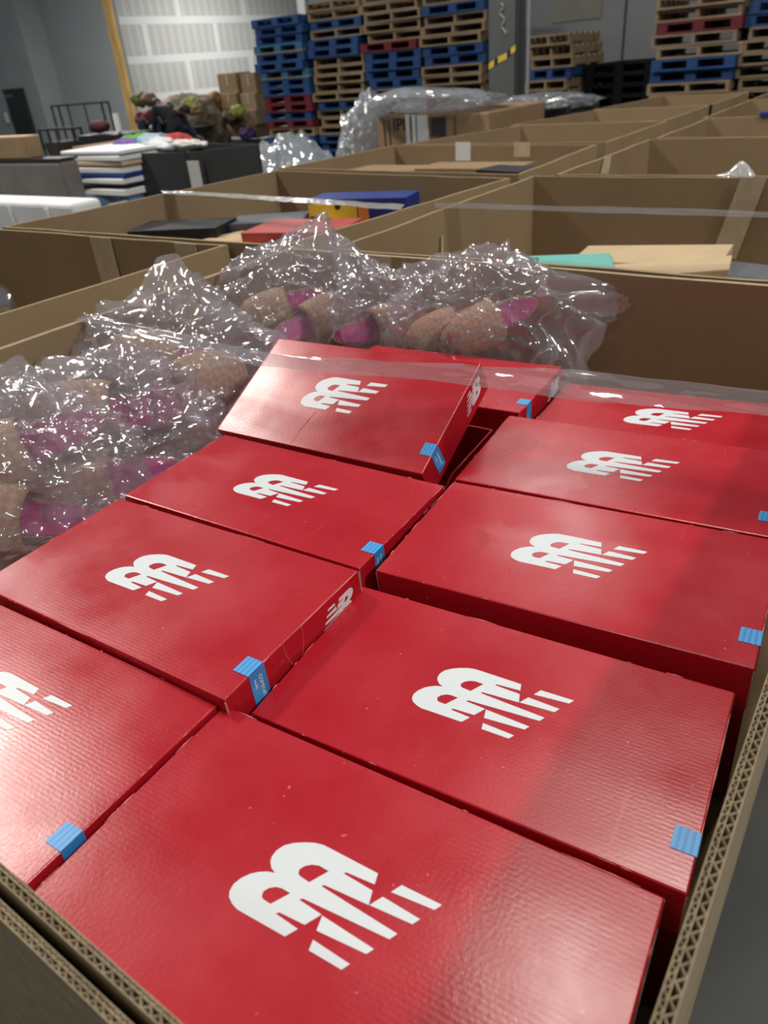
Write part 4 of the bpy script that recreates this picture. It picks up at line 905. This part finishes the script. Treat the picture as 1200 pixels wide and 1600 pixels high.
def person(label, loc, rz, bend, shirt, trouser, hair, s=1.0, arm=(.35, .12)):
    """standing figure bending forward over a table; facing local +y"""
    t = thing('person', label, 'person', loc, rz)
    hip = Vector((0, 0, .92)); d = Vector((0, math.sin(R3(bend)), math.cos(R3(bend))))
    nrm = Vector((0, math.cos(R3(bend)), -math.sin(R3(bend))))
    ch = hip + d * .34; sh = hip + d * .50; nk = sh + d * .06; hd0 = nk + d * .08 + nrm * .02; hd1 = hd0 + d * .13 + nrm * .05
    V = [hip, hip + d * .18, ch, sh, nk, hd0, hd1]; Rr_ = [.14, .125, .15, .12, .055, .085, .085]; E_ = [(0, 1), (1, 2), (2, 3), (3, 4), (4, 5), (5, 6)]
    def add(p, r, par): V.append(Vector(p)); Rr_.append(r); E_.append((par, len(V) - 1)); return len(V) - 1
    for sx in (-1, 1):
        k = add((sx * .09, 0, .86), .10, 0); k = add((sx * .11, .03, .48), .065, k); k = add((sx * .11, -.02, .09), .045, k); k = add((sx * .12, .12, .03), .04, k)
        q = sh + Vector((sx * .17, 0, -.0)); k = add(q, .062, 3); k = add(q + Vector((sx * .04, .08, -.26)), .045, k); wv_ = q + Vector((sx * -.02, arm[0], -.38 - arm[1])); k = add(wv_, .03, k); k = add(wv_ + Vector((0, .06, -.03)), .030, k)
        hb = k
        for f_ in range(4): kk = add(wv_ + Vector(((f_ - 1.5) * .018, .12, -.05 - .004 * f_)), .009, hb); add(wv_ + Vector(((f_ - 1.5) * .02, .145, -.085)), .008, kk)
        kk = add(wv_ + Vector((-sx * .04, .08, -.04)), .010, hb)
    def skin(name, idx, grow, mat, sub=2):
        mp = {i: j for j, i in enumerate(idx)}; me = bpy.data.meshes.new(name); me.from_pydata([tuple(V[i]) for i in idx], [(mp[a], mp[b]) for a, b in E_ if a in mp and b in mp], [])
        me.materials.append(mat); o = put(name, me, t); md = o.modifiers.new('skin', 'SKIN')
        for i in idx:
            sv = me.skin_vertices[0].data[mp[i]]; sv.radius = (Rr_[i] + grow, Rr_[i] + grow)
        me.skin_vertices[0].data[0].use_root = True
        o.modifiers.new('sub', 'SUBSURF').levels = 1; o.modifiers['sub'].render_levels = sub; return o
    skin_m = simple('skin_tone', (.30, .16, .10), .6, .05)
    skin('body', list(range(len(V))), 0, skin_m)
    leg1 = [0, 7, 8, 9]; arm1 = [11, 12, 13]; n1 = 7 + 4 + 4 + 9
    # vertices per side: 4 leg, 4 arm, 8 fingers, 1 thumb = 17
    L = [0, 1] + [7, 8, 9] + [24, 25, 26]; A = [0, 1, 2, 3, 11, 12, 13, 28, 29, 30]
    skin('trousers', L, .012, trouser); skin('shirt', A, .018, shirt)
    bm = bmesh.new(); bmesh.ops.create_icosphere(bm, subdivisions=3, radius=1)
    ax = (hd1 - hd0).normalized(); fr = ax.cross(Vector((1, 0, 0))).normalized(); fr = -fr if fr.dot(nrm) < 0 else fr
    hc = (hd0 + hd1) / 2 + ax * .03
    bmesh.ops.delete(bm, geom=[v for v in bm.verts if v.co.y > .35 and v.co.z < .45 or v.co.z < -.75], context='VERTS')
    for v in bm.verts: v.co = hc + Vector((1, 0, 0)) * v.co.x * .098 + fr * (v.co.y * .105 - .012) + ax * v.co.z * .135
    me = bpy.data.meshes.new('hair'); bm.to_mesh(me); bm.free(); me.materials.append(hair); put('hair', me, t)
    m = MB(); 
    for sx in (-1, 1): e_ = hc + fr * .088 + Vector((sx * .033, 0, 0)); m.tube([e_ - fr * .01, e_ + fr * .006], .011, 8)
    put('eyes', m.mesh('eyes', INK), t); e_ = hc + fr * .085 - ax * .035; put('nose', MB().tube([e_ + ax * .03, e_ + fr * .028], [.007, .014], 6).mesh('nose', skin_m), t)
    e_ = hc + fr * .080 - ax * .075; put('mouth', MB().tube([e_ - Vector((.02, 0, 0)), e_ + fr * .006, e_ + Vector((.02, 0, 0))], .005, 5).mesh('mouth', simple('lips', (.25, .08, .07), .6)), t)
    t.scale = (s, s, s); return t
DK = simple('black_cloth', (.012, .012, .016), .85, .2); NV = simple('navy_cloth', (.02, .035, .075), .85, .2); JN = simple('dark_jeans', (.02, .03, .06), .85, .2); HR = simple('dark_hair', (.012, .010, .009), .6, .2)
MRN = simple('maroon_cloth', (.13, .015, .02), .85, .2)
p = at_y(278, 200, 11.2); person('person in black clothes with dark hair, right of the navy one, bending over goods', (p.x + .05, p.y - .1, FLOOR), R3(75), 58, DK, DK, HR, .97)
p = at_y(244, 200, 11.7); person('person in a navy top bent forward, left of the one in black', (p.x + .12, p.y, FLOOR), R3(-75), 72, NV, JN, HR, .97)
p = at_y(224, 200, 11.9); person('person in a dark red top, bending, half hidden behind the navy one', (p.x, p.y, FLOOR), R3(-60), 66, MRN, JN, HR, .95)
